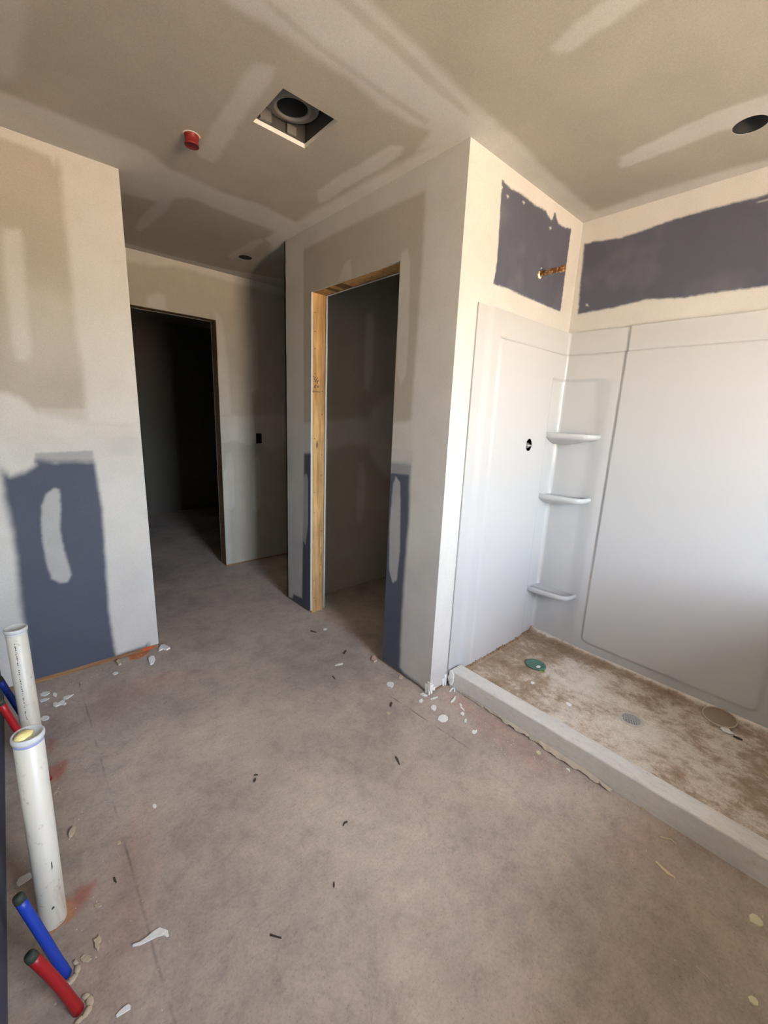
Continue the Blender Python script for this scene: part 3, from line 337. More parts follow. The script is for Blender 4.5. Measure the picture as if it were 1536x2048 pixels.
def vnoise(x, y, seed):
    ix, iy = np.floor(x), np.floor(y)
    fx, fy = x - ix, y - iy
    fx, fy = fx * fx * (3 - 2 * fx), fy * fy * (3 - 2 * fy)
    a, b = _hash(ix, iy, seed), _hash(ix + 1, iy, seed)
    c, d = _hash(ix, iy + 1, seed), _hash(ix + 1, iy + 1, seed)
    return (a * (1 - fx) + b * fx) * (1 - fy) + (c * (1 - fx) + d * fx) * fy


def fbm(x, y, freq, seed, octs=3):
    t, amp, tot = 0, 1.0, 0.0
    for o in range(octs):
        t = t + amp * vnoise(x * freq, y * freq, seed + o * 17)
        tot += amp
        amp *= 0.5
        freq *= 2.1
    return t / tot * 2 - 1


def sdf(poly, x, y):
    n = len(poly)
    d2 = np.full(x.shape, 1e9)
    inside = np.zeros(x.shape, bool)
    for i in range(n):
        ax, ay = poly[i]
        bx, by = poly[(i + 1) % n]
        ex, ey = bx - ax, by - ay
        wx, wy = x - ax, y - ay
        t = np.clip((wx * ex + wy * ey) / (ex * ex + ey * ey + 1e-12), 0, 1)
        d2 = np.minimum(d2, (wx - ex * t) ** 2 + (wy - ey * t) ** 2)
        if abs(by - ay) > 1e-9:
            c = ((ay <= y) & (by > y)) | ((by <= y) & (ay > y))
            inside ^= c & (x < ax + (y - ay) * ex / (by - ay))
    d = np.sqrt(d2)
    return np.where(inside, -d, d)


TONE = {
    'mud': (0.58, 0.56, 0.525), 'tan': (0.41, 0.375, 0.318), 'blue': (0.092, 0.098, 0.130),
    'red': (0.42, 0.06, 0.045), 'orange': (0.62, 0.22, 0.06), 'dust': (0.64, 0.56, 0.475),  # dust: pale floor tone that carries the painted pools of light
    'concrete': (0.46, 0.395, 0.345), 'grime_shade': (0.33, 0.265, 0.20), 'gyp': (0.72, 0.70, 0.66),
}


def paint(plane, U, V, base):
    col = np.empty(U.shape + (3,))
    if callable(base):
        base(U, V, col)
    else:
        col[...] = TONE[base]
    for k, (pl, key, alpha, soft, amp, poly) in enumerate(PATCHES):
        if pl != plane:
            continue
        xs, ys = [p[0] for p in poly], [p[1] for p in poly]
        pad = soft + 2 * amp + 0.01
        m = (U > min(xs) - pad) & (U < max(xs) + pad) & (V > min(ys) - pad) & (V < max(ys) + pad)
        if not m.any():
            continue
        u, v = U[m], V[m]
        soft = soft * (1.4 if key != 'blue' else 1.0)
        d = sdf(poly, u, v) + amp * 1.0 * fbm(u, v, 9.0 / max(soft * 12, .12), k * 31 + 5)
        a = np.clip(0.5 - d / soft, 0, 1)
        a = a * a * (3 - 2 * a)
        a = alpha * a * (1 + 0.10 * fbm(u, v, 7.0, k * 13 + 3))
        a = np.clip(a, 0, 1)[:, None]
        col[m] = col[m] * (1 - a) + np.array(TONE[key]) * a
    return col


def two_boards(U, V, col):
    col[...] = np.where((V > 1.22)[..., None], np.array(TONE['tan']), np.array(TONE['blue']))


def axis(*segs):
    out = []
    for a, b, res in segs:
        n = max(1, int(round((b - a) / res)))
        out.append(np.linspace(a, b, n + 1)[(1 if out else 0):])
    return np.concatenate(out)


def panel(name, plane, us, vs, to3d, base, mat, parent=None, rect_holes=(), round_holes=(), back=None, rim='gyp', zfun=None):
    """A sheet of board on a fine grid: colour attribute 'paint' carries its compound and paper colours;
    its cut edges get the board's thickness (back = offset vector)."""
    nu, nv = len(us), len(vs)
    U, V = np.meshgrid(us, vs, indexing='ij')
    cu, cv = (us[:-1] + us[1:]) / 2, (vs[:-1] + vs[1:]) / 2
    CU, CV = np.meshgrid(cu, cv, indexing='ij')
    keep = np.ones(CU.shape, bool)
    for (a, b, c, d) in rect_holes:
        keep &= ~((CU > a) & (CU < b) & (CV > c) & (CV < d))
    U2, V2 = U.copy(), V.copy()
    for (hx, hy, hr) in round_holes:
        inside = np.hypot(CU - hx, CV - hy) < hr
        keep &= ~inside
        vin = np.zeros(U.shape, int)
        for di in (0, 1):
            for dj in (0, 1):
                vin[di:nu - 1 + di, dj:nv - 1 + dj] += inside
        edge = (vin > 0) & (vin < 4)
        r = np.hypot(U - hx, V - hy)
        U2 = np.where(edge, hx + (U - hx) / np.maximum(r, 1e-6) * hr, U2)
        V2 = np.where(edge, hy + (V - hy) / np.maximum(r, 1e-6) * hr, V2)
    col = paint(plane, U2, V2, base).reshape(-1, 3)
    X = np.array(to3d(U2, V2), dtype=object)
    verts = np.stack([np.broadcast_to(np.asarray(c, float), U2.shape) for c in to3d(U2, V2)], -1).reshape(-1, 3)
    idx = np.arange(nu * nv).reshape(nu, nv)
    q = np.stack([idx[:-1, :-1], idx[1:, :-1], idx[1:, 1:], idx[:-1, 1:]], -1)[keep]
    faces = q
    if back is not None:
        e = np.concatenate([q[:, [0, 1]], q[:, [1, 2]], q[:, [2, 3]], q[:, [3, 0]]])
        key = np.sort(e, 1)
        _, first, cnt = np.unique(key, axis=0, return_index=True, return_counts=True)
        be = e[first[cnt == 1]]
        bv, inv = np.unique(be, return_inverse=True)
        inv = inv.reshape(be.shape)
        n0 = len(verts)
        verts = np.concatenate([verts, verts[bv], verts[bv] + np.array(back)])
        rc = np.tile(np.array(TONE[rim]), (2 * len(bv), 1))
        col = np.concatenate([col, rc])
        nb = len(bv)
        rimf = np.stack([n0 + inv[:, 1], n0 + inv[:, 0], n0 + nb + inv[:, 0], n0 + nb + inv[:, 1]], -1)
        faces = np.concatenate([q, rimf])
    used = np.unique(faces)
    remap = np.full(len(verts), -1)
    remap[used] = np.arange(len(used))
    verts, col, faces = verts[used], col[used], remap[faces]
    me = bpy.data.meshes.new(name)
    me.vertices.add(len(verts))
    me.vertices.foreach_set('co', verts.astype(np.float32).ravel())
    me.loops.add(faces.size)
    me.loops.foreach_set('vertex_index', faces.astype(np.int32).ravel())
    me.polygons.add(len(faces))
    me.polygons.foreach_set('loop_start', np.arange(0, faces.size, 4, dtype=np.int32))
    me.update(calc_edges=True)
    at = me.attributes.new('paint', 'FLOAT_COLOR', 'POINT')
    at.data.foreach_set('color', np.concatenate([col, np.ones((len(col), 1))], 1).astype(np.float32).ravel())
    me.validate()
    return link(name, me, mat, parent)


# ------------------------------------------------------------------ materials
def new_mat(name, color=(0.8, 0.8, 0.8), rough=0.6, metal=0.0, coat=0.0):
    m = bpy.data.materials.new(name)
    m.use_nodes = True
    b = m.node_tree.nodes['Principled BSDF']
    b.inputs['Base Color'].default_value = (*color, 1)
    b.inputs['Roughness'].default_value = rough
    b.inputs['Metallic'].default_value = metal
    b.inputs['Coat Weight'].default_value = coat
    return m


def nodes_of(m):
    nt = m.node_tree
    return nt, nt.nodes, nt.links, nt.nodes['Principled BSDF']


def noise_node(nt, scale, detail=4, rough=0.55, dist=0.0, coord='Object', stretch=None):
    tc = nt.nodes.new('ShaderNodeTexCoord')
    n = nt.nodes.new('ShaderNodeTexNoise')
    n.inputs['Scale'].default_value = scale
    n.inputs['Detail'].default_value = detail
    n.inputs['Roughness'].default_value = rough
    n.inputs['Distortion'].default_value = dist
    src = tc.outputs[coord]
    if stretch:
        mp = nt.nodes.new('ShaderNodeMapping')
        mp.inputs['Scale'].default_value = stretch
        nt.links.new(src, mp.inputs['Vector'])
        src = mp.outputs['Vector']
    nt.links.new(src, n.inputs['Vector'])
    return n


def ramp(nt, src, stops):
    r = nt.nodes.new('ShaderNodeValToRGB')
    el = r.color_ramp.elements
    while len(el) < len(stops):
        el.new(0.5)
    for e, (p, c) in zip(el, stops):
        e.position = p
        e.color = (*c, 1) if len(c) == 3 else c
    nt.links.new(src, r.inputs['Fac'])
    return r


def mix(nt, a, b, fac, mode='MIX'):
    n = nt.nodes.new('ShaderNodeMix')
    n.data_type = 'RGBA'
    n.blend_type = mode
    for sock, val in ((n.inputs[0], fac), (n.inputs[6], a), (n.inputs[7], b)):
        if hasattr(val, 'is_linked') or hasattr(val, 'links'):
            nt.links.new(val, sock)
        elif isinstance(val, (int, float)):
            sock.default_value = val
        else:
            sock.default_value = (*val, 1)
    return n.outputs[2]


def mathn(nt, op, a, b=None, c=None, clamp=False):
    n = nt.nodes.new('ShaderNodeMath')
    n.operation = op
    n.use_clamp = clamp
    for i, v in enumerate((a, b, c)):
        if v is None:
            continue
        if isinstance(v, (int, float)):
            n.inputs[i].default_value = v
        else:
            nt.links.new(v, n.inputs[i])
    return n.outputs[0]


def bump(nt, b, height, strength=0.2, dist=0.002):
    n = nt.nodes.new('ShaderNodeBump')
    n.inputs['Strength'].default_value = strength
    n.inputs['Distance'].default_value = dist
    nt.links.new(height, n.inputs['Height'])
    nt.links.new(n.outputs['Normal'], b.inputs['Normal'])


# gypsum board: paper, joint compound and blue board from the sheet's own colour attribute
M_BOARD = new_mat('gypsum_board', rough=0.92)
nt, nn, ll, b = nodes_of(M_BOARD)
att = nn.new('ShaderNodeAttribute'); att.attribute_name = 'paint'
n1 = noise_node(nt, 260, 3, 0.7)
n2 = noise_node(nt, 5, 3, 0.5)
g = mix(nt, att.outputs['Color'], ramp(nt, n1.outputs['Fac'], [(0.25, (0.86, 0.86, 0.86)), (0.75, (1.1, 1.1, 1.1))]).outputs['Color'], 1.0, 'MULTIPLY')
g = mix(nt, g, ramp(nt, n2.outputs['Fac'], [(0.3, (0.95, 0.95, 0.95)), (0.7, (1.04, 1.04, 1.04))]).outputs['Color'], 1.0, 'MULTIPLY')
ll.new(g, b.inputs['Base Color'])
b.inputs['Specular IOR Level'].default_value = 0.25
bump(nt, b, n1.outputs['Fac'], 0.08, 0.001)

M_PLAIN = new_mat('bare_board_paper', TONE['tan'], 0.95)
M_VOID = new_mat('dark_void', (0.02, 0.018, 0.016), 0.9)

# concrete slab
M_CONC = new_mat('trowelled_concrete', rough=0.85)
nt, nn, ll, b = nodes_of(M_CONC)
att = nn.new('ShaderNodeAttribute'); att.attribute_name = 'paint'
a1 = noise_node(nt, 2.0, 8, 0.62, 0.3)
a2 = noise_node(nt, 12, 9, 0.75, 0.25)
a3 = noise_node(nt, 120, 4, 0.75)
a4 = noise_node(nt, 48, 6, 0.8, 0.3)
c = mix(nt, att.outputs['Color'], ramp(nt, a1.outputs['Fac'], [(0.3, (0.74, 0.73, 0.75)), (0.5, (0.98, 0.965, 0.955)), (0.70, (1.20, 1.16, 1.09))]).outputs['Color'], 1.0, 'MULTIPLY')
c = mix(nt, c, ramp(nt, a2.outputs['Fac'], [(0.28, (0.80, 0.785, 0.78)), (0.5, (1, 1, 1)), (0.72, (1.14, 1.12, 1.10))]).outputs['Color'], 1.0, 'MULTIPLY')
c = mix(nt, c, ramp(nt, a3.outputs['Fac'], [(0.26, (0.55, 0.52, 0.49)), (0.40, (0.95, 0.95, 0.95)), (0.7, (1.12, 1.12, 1.12))]).outputs['Color'], 1.0, 'MULTIPLY')
c = mix(nt, c, ramp(nt, a4.outputs['Fac'], [(0.30, (0.90, 0.88, 0.87)), (0.5, (1, 1, 1)), (0.72, (1.05, 1.04, 1.03))]).outputs['Color'], 1.0, 'MULTIPLY')
tc = nn.new('ShaderNodeTexCoord')
sp = nn.new('ShaderNodeSeparateXYZ'); ll.new(tc.outputs['Object'], sp.inputs[0])
wob = noise_node(nt, 6, 3, 0.5)
wv = mathn(nt, 'MULTIPLY', mathn(nt, 'SUBTRACT', wob.outputs['Fac'], 0.5), 0.012)
brk = noise_node(nt, 9, 2, 0.5)


def crack(x0, slope, y0, y1, width, dark):
    """dark saw line along y at x0, broken up by noise"""
    xl = mathn(nt, 'ADD', mathn(nt, 'MULTIPLY', mathn(nt, 'SUBTRACT', sp.outputs['Y'], y0), slope), x0)
    d = mathn(nt, 'ABSOLUTE', mathn(nt, 'SUBTRACT', mathn(nt, 'ADD', sp.outputs['X'], wv), xl))
    k = mathn(nt, 'SUBTRACT', 1.0, mathn(nt, 'DIVIDE', d, width), clamp=True)
    k = mathn(nt, 'MULTIPLY', k, mathn(nt, 'GREATER_THAN', sp.outputs['Y'], y0))
    k = mathn(nt, 'MULTIPLY', k, mathn(nt, 'LESS_THAN', sp.outputs['Y'], y1))
    k = mathn(nt, 'MULTIPLY', k, mathn(nt, 'MULTIPLY', mathn(nt, 'SUBTRACT', brk.outputs['Fac'], 0.40), 4.0, clamp=True))
    return mathn(nt, 'MULTIPLY', k, dark)


c = mix(nt, c, (0.07, 0.055, 0.045), crack(0.134, 0.0, 0.3, 2.40, 0.0055, 0.55))
c = mix(nt, c, (0.07, 0.055, 0.045), crack(1.337, -0.07, 0.86, 1.40, 0.0035, 0.9))
ll.new(c, b.inputs['Base Color'])
b.inputs['Specular IOR Level'].default_value = 0.3
bump(nt, b, a3.outputs['Fac'], 0.25, 0.002)

# bare pine
M_PINE = new_mat('bare_pine', rough=0.7)
nt, nn, ll, b = nodes_of(M_PINE)
w1 = noise_node(nt, 6, 6, 0.6, 0.4, stretch=(9, 9, 0.7))
w2 = noise_node(nt, 3, 4, 0.6, 0.2, stretch=(2, 2, 1.5))
cc = ramp(nt, w1.outputs['Fac'], [(0.3, (0.36, 0.19, 0.065)), (0.55, (0.58, 0.36, 0.15)), (0.75, (0.68, 0.46, 0.22))])
vor = nn.new('ShaderNodeTexVoronoi'); vor.inputs['Scale'].default_value = 2.6
tc = nn.new('ShaderNodeTexCoord'); mp = nn.new('ShaderNodeMapping'); mp.inputs['Scale'].default_value = (3, 3, 1.0)
ll.new(tc.outputs['Object'], mp.inputs['Vector']); ll.new(mp.outputs['Vector'], vor.inputs['Vector'])
knot = ramp(nt, vor.outputs['Distance'], [(0.03, (0.25, 0.25, 0.25)), (0.09, (1, 1, 1))])
cc2 = mix(nt, cc.outputs['Color'], knot.outputs['Color'], 1.0, 'MULTIPLY')
cc2 = mix(nt, cc2, ramp(nt, w2.outputs['Fac'], [(0.35, (0.8, 0.78, 0.75)), (0.65, (1.08, 1.06, 1.02))]).outputs['Color'], 1.0, 'MULTIPLY')
ll.new(cc2, b.inputs['Base Color'])

M_PLATE = new_mat('weathered_pine_plate', rough=0.85)
nt, nn, ll, b = nodes_of(M_PLATE)
w1 = noise_node(nt, 9, 6, 0.6, 0.4, stretch=(0.7, 3, 9))
ll.new(ramp(nt, w1.outputs['Fac'], [(0.3, (0.16, 0.08, 0.035)), (0.6, (0.33, 0.18, 0.08)), (0.75, (0.42, 0.27, 0.14))]).outputs['Color'], b.inputs['Base Color'])

# glossy white acrylic surround
M_ACRYL = new_mat('white_acrylic', (0.50, 0.495, 0.485), 0.1)
nt, nn, ll, b = nodes_of(M_ACRYL)
s1 = noise_node(nt, 3.0, 3, 0.5)
s2 = noise_node(nt, 40, 4, 0.6)
ll.new(ramp(nt, s1.outputs['Fac'], [(0.3, (0.07, 0.07, 0.07)), (0.7, (0.13, 0.13, 0.13))]).outputs['Color'], b.inputs['Roughness'])
bump(nt, b, s2.outputs['Fac'], 0.02, 0.002)

# dirty pan
M_PAN = new_mat('dusty_shower_pan', rough=0.7)
nt, nn, ll, b = nodes_of(M_PAN)
att = nn.new('ShaderNodeAttribute'); att.attribute_name = 'dirt'
d1 = noise_node(nt, 6.0, 10, 0.72, 0.35)
d2 = noise_node(nt, 26, 8, 0.75, 0.3, stretch=(1.3, 0.8, 1))
d3 = noise_node(nt, 160, 4, 0.7)
v = mathn(nt, 'ADD', mathn(nt, 'MULTIPLY', d1.outputs['Fac'], 0.62), mathn(nt, 'MULTIPLY', d2.outputs['Fac'], 0.38))
v = mathn(nt, 'ADD', v, att.outputs['Fac'])
cr = ramp(nt, v, [(0.36, (0.76, 0.70, 0.62)), (0.46, (0.64, 0.555, 0.465)), (0.545, (0.40, 0.295, 0.205)), (0.68, (0.25, 0.16, 0.092))])
cp = mix(nt, cr.outputs['Color'], ramp(nt, d3.outputs['Fac'], [(0.3, (0.78, 0.77, 0.76)), (0.5, (1, 1, 1)), (0.7, (1.14, 1.13, 1.1))]).outputs['Color'], 1.0, 'MULTIPLY')
ll.new(cp, b.inputs['Base Color'])
bump(nt, b, d2.outputs['Fac'], 0.2, 0.002)

M_CURB = new_mat('dusty_acrylic_curb', rough=0.5)
nt, nn, ll, b = nodes_of(M_CURB)
d1 = noise_node(nt, 45, 8, 0.75, 0.2, stretch=(1.4, .6, 1))
ll.new(ramp(nt, d1.outputs['Fac'], [(0.30, (0.46, 0.43, 0.38)), (0.40, (0.64, 0.615, 0.57)), (0.65, (0.72, 0.70, 0.66))]).outputs['Color'], b.inputs['Base Color'])

M_PVC = new_mat('white_pvc', rough=0.42)
nt, nn, ll, b = nodes_of(M_PVC)
p1 = noise_node(nt, 5, 5, 0.6, 0.5, stretch=(3, 3, 0.6))
p2 = noise_node(nt, 45, 4, 0.7)
c = ramp(nt, p1.outputs['Fac'], [(0.28, (0.46, 0.38, 0.27)), (0.40, (0.60, 0.565, 0.475)), (0.7, (0.65, 0.62, 0.535))]).outputs['Color']
c = mix(nt, c, ramp(nt, p2.outputs['Fac'], [(0.27, (0.6, 0.56, 0.5)), (0.4, (1, 1, 1))]).outputs['Color'], 1.0, 'MULTIPLY')
ll.new(c, b.inputs['Base Color'])
M_CAP = new_mat('white_pvc_cap', (0.56, 0.56, 0.55), 0.5)
M_PURPLE = new_mat('purple_primer', (0.32, 0.32, 0.52), 0.5)
M_FOAM = new_mat('yellow_foam', (0.80, 0.68, 0.28), 0.9)
M_PRINT = new_mat('black_pipe_print', (0.05, 0.05, 0.055), 0.7)
M_BLUE = new_mat('blue_pex', (0.012, 0.045, 0.36), 0.42)
M_RED = new_mat('red_pex', (0.34, 0.008, 0.012), 0.42)
M_DARKEND = new_mat('dark_tape', (0.03, 0.04, 0.025), 0.7)
M_BEIGE = new_mat('beige_compound', (0.52, 0.43, 0.31), 0.9)
M_WHITE = new_mat('white_compound', (0.84, 0.83, 0.79), 0.85)
M_CREAM = new_mat('cream_compound', (0.66, 0.60, 0.40), 0.85)
M_PINK = new_mat('pinkish_scrap', (0.60, 0.43, 0.33), 0.9)
M_PALEW = new_mat('pale_splinter', (0.60, 0.48, 0.34), 0.85)
M_DARKW = new_mat('dark_wood_bit', (0.07, 0.05, 0.035), 0.9)
M_STEEL = new_mat('galvanised_steel', (0.46, 0.44, 0.41), 0.45, 0.85)
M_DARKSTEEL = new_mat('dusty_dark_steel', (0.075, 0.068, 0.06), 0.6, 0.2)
M_RING = new_mat('grey_blower_metal', (0.20, 0.185, 0.165), 0.5, 0.3)
M_BLACK = new_mat('black_paint', (0.012, 0.012, 0.012), 0.6)
M_INK = new_mat('black_marker', (0.03, 0.018, 0.01), 0.8)
M_REDCAP = new_mat('red_plastic_cap', (0.20, 0.011, 0.009), 0.4)
M_REDIN = new_mat('dark_red_inside', (0.10, 0.006, 0.004), 0.7)
M_GREEN = new_mat('green_plastic', (0.085, 0.20, 0.155), 0.5)
M_LIME = new_mat('lime_plastic', (0.25, 0.33, 0.11), 0.5)
M_DUSTY = new_mat('dust_covered_disc', (0.33, 0.25, 0.175), 0.9)
M_RIM = new_mat('pale_disc_rim', (0.52, 0.44, 0.34), 0.7)
M_GREY = new_mat('grey_valve', (0.33, 0.33, 0.34), 0.35, 0.3)
M_BRASS = new_mat('worn_brass', rough=0.4, metal=0.7)
nt, nn, ll, b = nodes_of(M_BRASS)
q1 = noise_node(nt, 70, 4, 0.7, 0.5)
ll.new(ramp(nt, q1.outputs['Fac'], [(0.35, (0.22, 0.07, 0.02)), (0.5, (0.42, 0.19, 0.06)), (0.62, (0.85, 0.68, 0.42))]).outputs['Color'], b.inputs['Base Color'])
M_YEL = new_mat('pale_brass_end', (0.80, 0.70, 0.38), 0.4, 0.4)
M_DIRT = new_mat('dry_ground', rough=0.95)
nt, nn, ll, b = nodes_of(M_DIRT)
e1 = noise_node(nt, 0.6, 6, 0.6)
ll.new(ramp(nt, e1.outputs['Fac'], [(0.3, (0.33, 0.245, 0.165)), (0.7, (0.46, 0.355, 0.245))]).outputs['Color'], b.inputs['Base Color'])
M_OUT = new_mat('house_wrap', (0.6, 0.6, 0.58), 0.8)

# ------------------------------------------------------------------ the setting
def struct(o, label, cat):
    return tag(o, label, cat, kind='structure')


# floor slab with fine grid where it shows
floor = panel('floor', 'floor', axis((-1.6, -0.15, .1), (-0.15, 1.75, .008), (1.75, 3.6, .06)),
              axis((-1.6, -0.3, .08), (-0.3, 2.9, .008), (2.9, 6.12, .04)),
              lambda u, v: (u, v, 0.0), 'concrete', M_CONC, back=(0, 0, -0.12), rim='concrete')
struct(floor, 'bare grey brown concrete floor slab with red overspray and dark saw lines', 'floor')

# ceiling boards with the fan opening and two round light openings
FANX, FANY = (0.833, 1.056), (1.518, 1.7505)
SHL, HLL = (2.103, 0.477, 0.0514), (1.418, 3.151, 0.046)
ceil = panel('ceiling', 'ceil',
             axis((-1.6, -0.27, .2), (-0.27, FANX[0], .008), (FANX[0], FANX[1], .008), (FANX[1], 2.5, .008), (2.5, 3.6, .2)),
             axis((-1.6, 0.05, .1), (0.05, FANY[0], .008), (FANY[0], FANY[1], .008), (FANY[1], 3.62, .008), (3.62, 6.12, .2)),
             lambda u, v: (u, v, H), 'tan', M_BOARD, rect_holes=[(*FANX, *FANY)], round_holes=[SHL, HLL], back=(0, 0, 0.016))
struct(ceil, 'taped gypsum board ceiling with pale compound strips and cut openings', 'ceiling')

# closet wall (stands between the bathroom and the closet, doorway cut in it)
def zx(x0):
    return lambda u, v: (x0, u, v)


def zy(y0):
    return lambda u, v: (u, y0, v)


w = box('wall_closet', PX + BT + .001, PX + .107, D2 + .045, QY - BT, 0, H, M_PINE)
struct(w, 'taped wall with the closet doorway, blue board below', 'wall')
bm = bmesh.new()
add_box(bm, PX + BT + .001, PX + .107, PY + BT, D1 - .045, 0, H)
add_box(bm, PX + BT + .001, PX + .107, D1 - .045, D2 + .045, HD + .045, H)
from_bm('stud_framing', bm, M_PINE, w)
ys = axis((PY, D1, .006), (D1, D2, .008), (D2, QY, .006))
pu = panel('drywall_panel', 'closet', ys, axis((1.22, HD, .007), (HD, H, .007)), zx(PX), two_boards, M_BOARD, w,
           rect_holes=[(D1, D2, 0, HD)], back=(BT, 0, 0), rim='mud')
pl_ = panel('drywall_panel', 'closet', ys, axis((.016, 1.22, .006)), zx(PX), two_boards, M_BOARD, w,
            rect_holes=[(D1, D2, 0, HD)], back=(BT, 0, 0), rim='mud')
tag(pu, 'grey upper gypsum board with compound strips')
tag(pl_, 'blue moisture resistant lower board with compound at its edges')
pi = panel('drywall_panel', 'none', axis((PY + .12, D1, .1), (D1, D2, .1), (D2, QY - .122, .1)), axis((.01, HD, .3), (HD, H, .3)), zx(PX + .12), 'mud',
           M_BOARD, w, rect_holes=[(D1, D2, 0, HD)], back=(-BT, 0, 0))
# ragged compound hanging off the corner bead
for yy, zz, ln in ((PY + .003, .02, .05), (PY + .02, .022, .03)):
    from_data('compound_drip', [(PX - .003, yy - .008, zz + ln), (PX - .003, yy + .012, zz + ln), (PX - .006, yy + .004, 0.001), (PX - .006, yy - .006, 0.001),
                                (PX + .004, yy - .008, zz + ln), (PX + .004, yy + .012, zz + ln), (PX + .002, yy + .004, 0.001), (PX + .002, yy - .006, 0.001)],
              [(0, 1, 2, 3), (4, 7, 6, 5), (0, 4, 5, 1), (1, 5, 6, 2), (2, 6, 7, 3), (3, 7, 4, 0)], M_WHITE, w)
# wall end beside the hall, and closet / hall partition
w = box('wall_closet_back', PX + BT + .001, 3.6, QY - .121 + BT, QY - BT, 0, H, M_PLAIN)
struct(w, 'dim taped wall at the back of the closet', 'wall')
pc = panel('drywall_panel', 'inner', axis((PX + .12, BX, .008)), axis((.03, H, .01)), zy(QY - .122), 'tan', M_BOARD, w, back=(0, BT, 0))
ph = panel('drywall_panel', 'none', axis((PX, 3.6, .2)), axis((.012, H, .2)), zy(QY), 'tan', M_BOARD, w, back=(0, -BT, 0))

# shower wall with the blue board above the surround
w = box('wall_shower', PX + BT + .001, 1.60, PY + BT, PY + .107, 0, H, M_PINE)
struct(w, 'bright shower plumbing wall, blue board framed by white compound', 'wall')
box('stud_framing', 1.60, BX + .1, PY + BT, PY + .107, 1.75, H, M_PINE, w)
ps = panel('drywall_panel', 'pier', axis((PX + BT, 1.66, .006), (1.66, BX, .006)), axis((.018, 1.70, .02), (1.70, H, .006)), zy(PY), 'mud', M_BOARD, w,
           rect_holes=[(1.66, BX + 1, 0, 1.70)], back=(0, BT, 0))
tag(ps, 'white coated board with a dark blue unpainted rectangle')
panel('drywall_panel', 'none', axis((PX + .12, BX, .1)), axis((.01, H, .3)), zy(PY + .12), 'tan', M_BOARD, w, back=(0, -BT, 0))
for k, (xx, ln, dz) in enumerate(((PX + .012, .034, 0), (PX + .030, .012, .009), (PX + .104, .03, .003), (PX + .122, .05, 0.0))):
    from_data('compound_drip', [(xx - .012, PY - .003, .018 + ln), (xx + .012, PY - .003, .018 + ln), (xx + .006, PY - .004, .002 + dz), (xx - .003, PY - .004, .004 + dz),
                                (xx - .012, PY + .004, .018 + ln), (xx + .012, PY + .004, .018 + ln), (xx + .006, PY + .002, .002 + dz), (xx - .003, PY + .002, .004 + dz)],
              [(0, 1, 2, 3), (4, 7, 6, 5), (0, 4, 5, 1), (1, 5, 6, 2), (2, 6, 7, 3), (3, 7, 4, 0)], M_WHITE, w)
box('bottom_plate', PX + .004, 1.60, PY + .006, PY + BT, 0, .02, M_PLATE, w)

# shower back wall
w = box('wall_shower_back', BX + BT + .001, BX + .12, -1.6, QY - .13, 0, H, M_PLAIN)
struct(w, 'long shower wall with blue board strip under the ceiling', 'wall')
pb = panel('drywall_panel', 'back', axis((-1.6, -.3, .1), (-.3, PY, .006)), axis((0, 1.72, .2), (1.72, H, .006)), zx(BX), 'mud', M_BOARD, w, back=(BT, 0, 0))
tag(pb, 'white coated board with a long dark blue unpainted strip')

# left stub wall
w = box('wall_left', SX - .12, LX1 - .001, LY + BT + .001, LY + .12, 0.0, H, M_PLAIN)
struct(w, 'taped left wall end, blue board below and grey board above', 'wall')
us = axis((SX, LX1, .005))
pu = panel('drywall_panel', 'left', us, axis((1.22, H, .006)), zy(LY), two_boards, M_BOARD, w, back=(0, BT, 0))
pl_ = panel('drywall_panel', 'left', us, axis((.026, 1.22, .005)), zy(LY), two_boards, M_BOARD, w, back=(0, BT, 0))
tag(pu, 'grey upper board, half covered with white compound')
tag(pl_, 'blue moisture resistant board with a curved compound strip')
bp = box('bottom_plate', SX, LX1 - .004, LY + .004, LY + BT, 0, .038, M_PLATE, w)
tag(bp, 'brown wooden plate showing under the board')
op = box('paint_mark', LX1 - .085, LX1 - .03, LY + .0025, LY + .0045, .004, .022, new_mat('orange_marking_paint', (0.55, 0.10, 0.03), 0.8), w)

# vanity wall at the camera's left
w = box('wall_vanity', SX - .12, SX - BT - .001, -1.6, LY, 0, H, M_PLAIN)
struct(w, 'blue board wall behind the pipes at the left edge', 'wall')
panel('drywall_panel', 'none', axis((-1.6, LY, .05)), axis((.012, 1.22, .05), (1.22, H, .1)), zx(SX),
      lambda U, V, col: np.copyto(col, np.where((V > .32)[..., None], np.array(TONE['mud']), np.array(TONE['blue']))), M_BOARD, w, back=(-BT, 0, 0))  # unseen upper part coloured pale to bounce light onto the closet wall

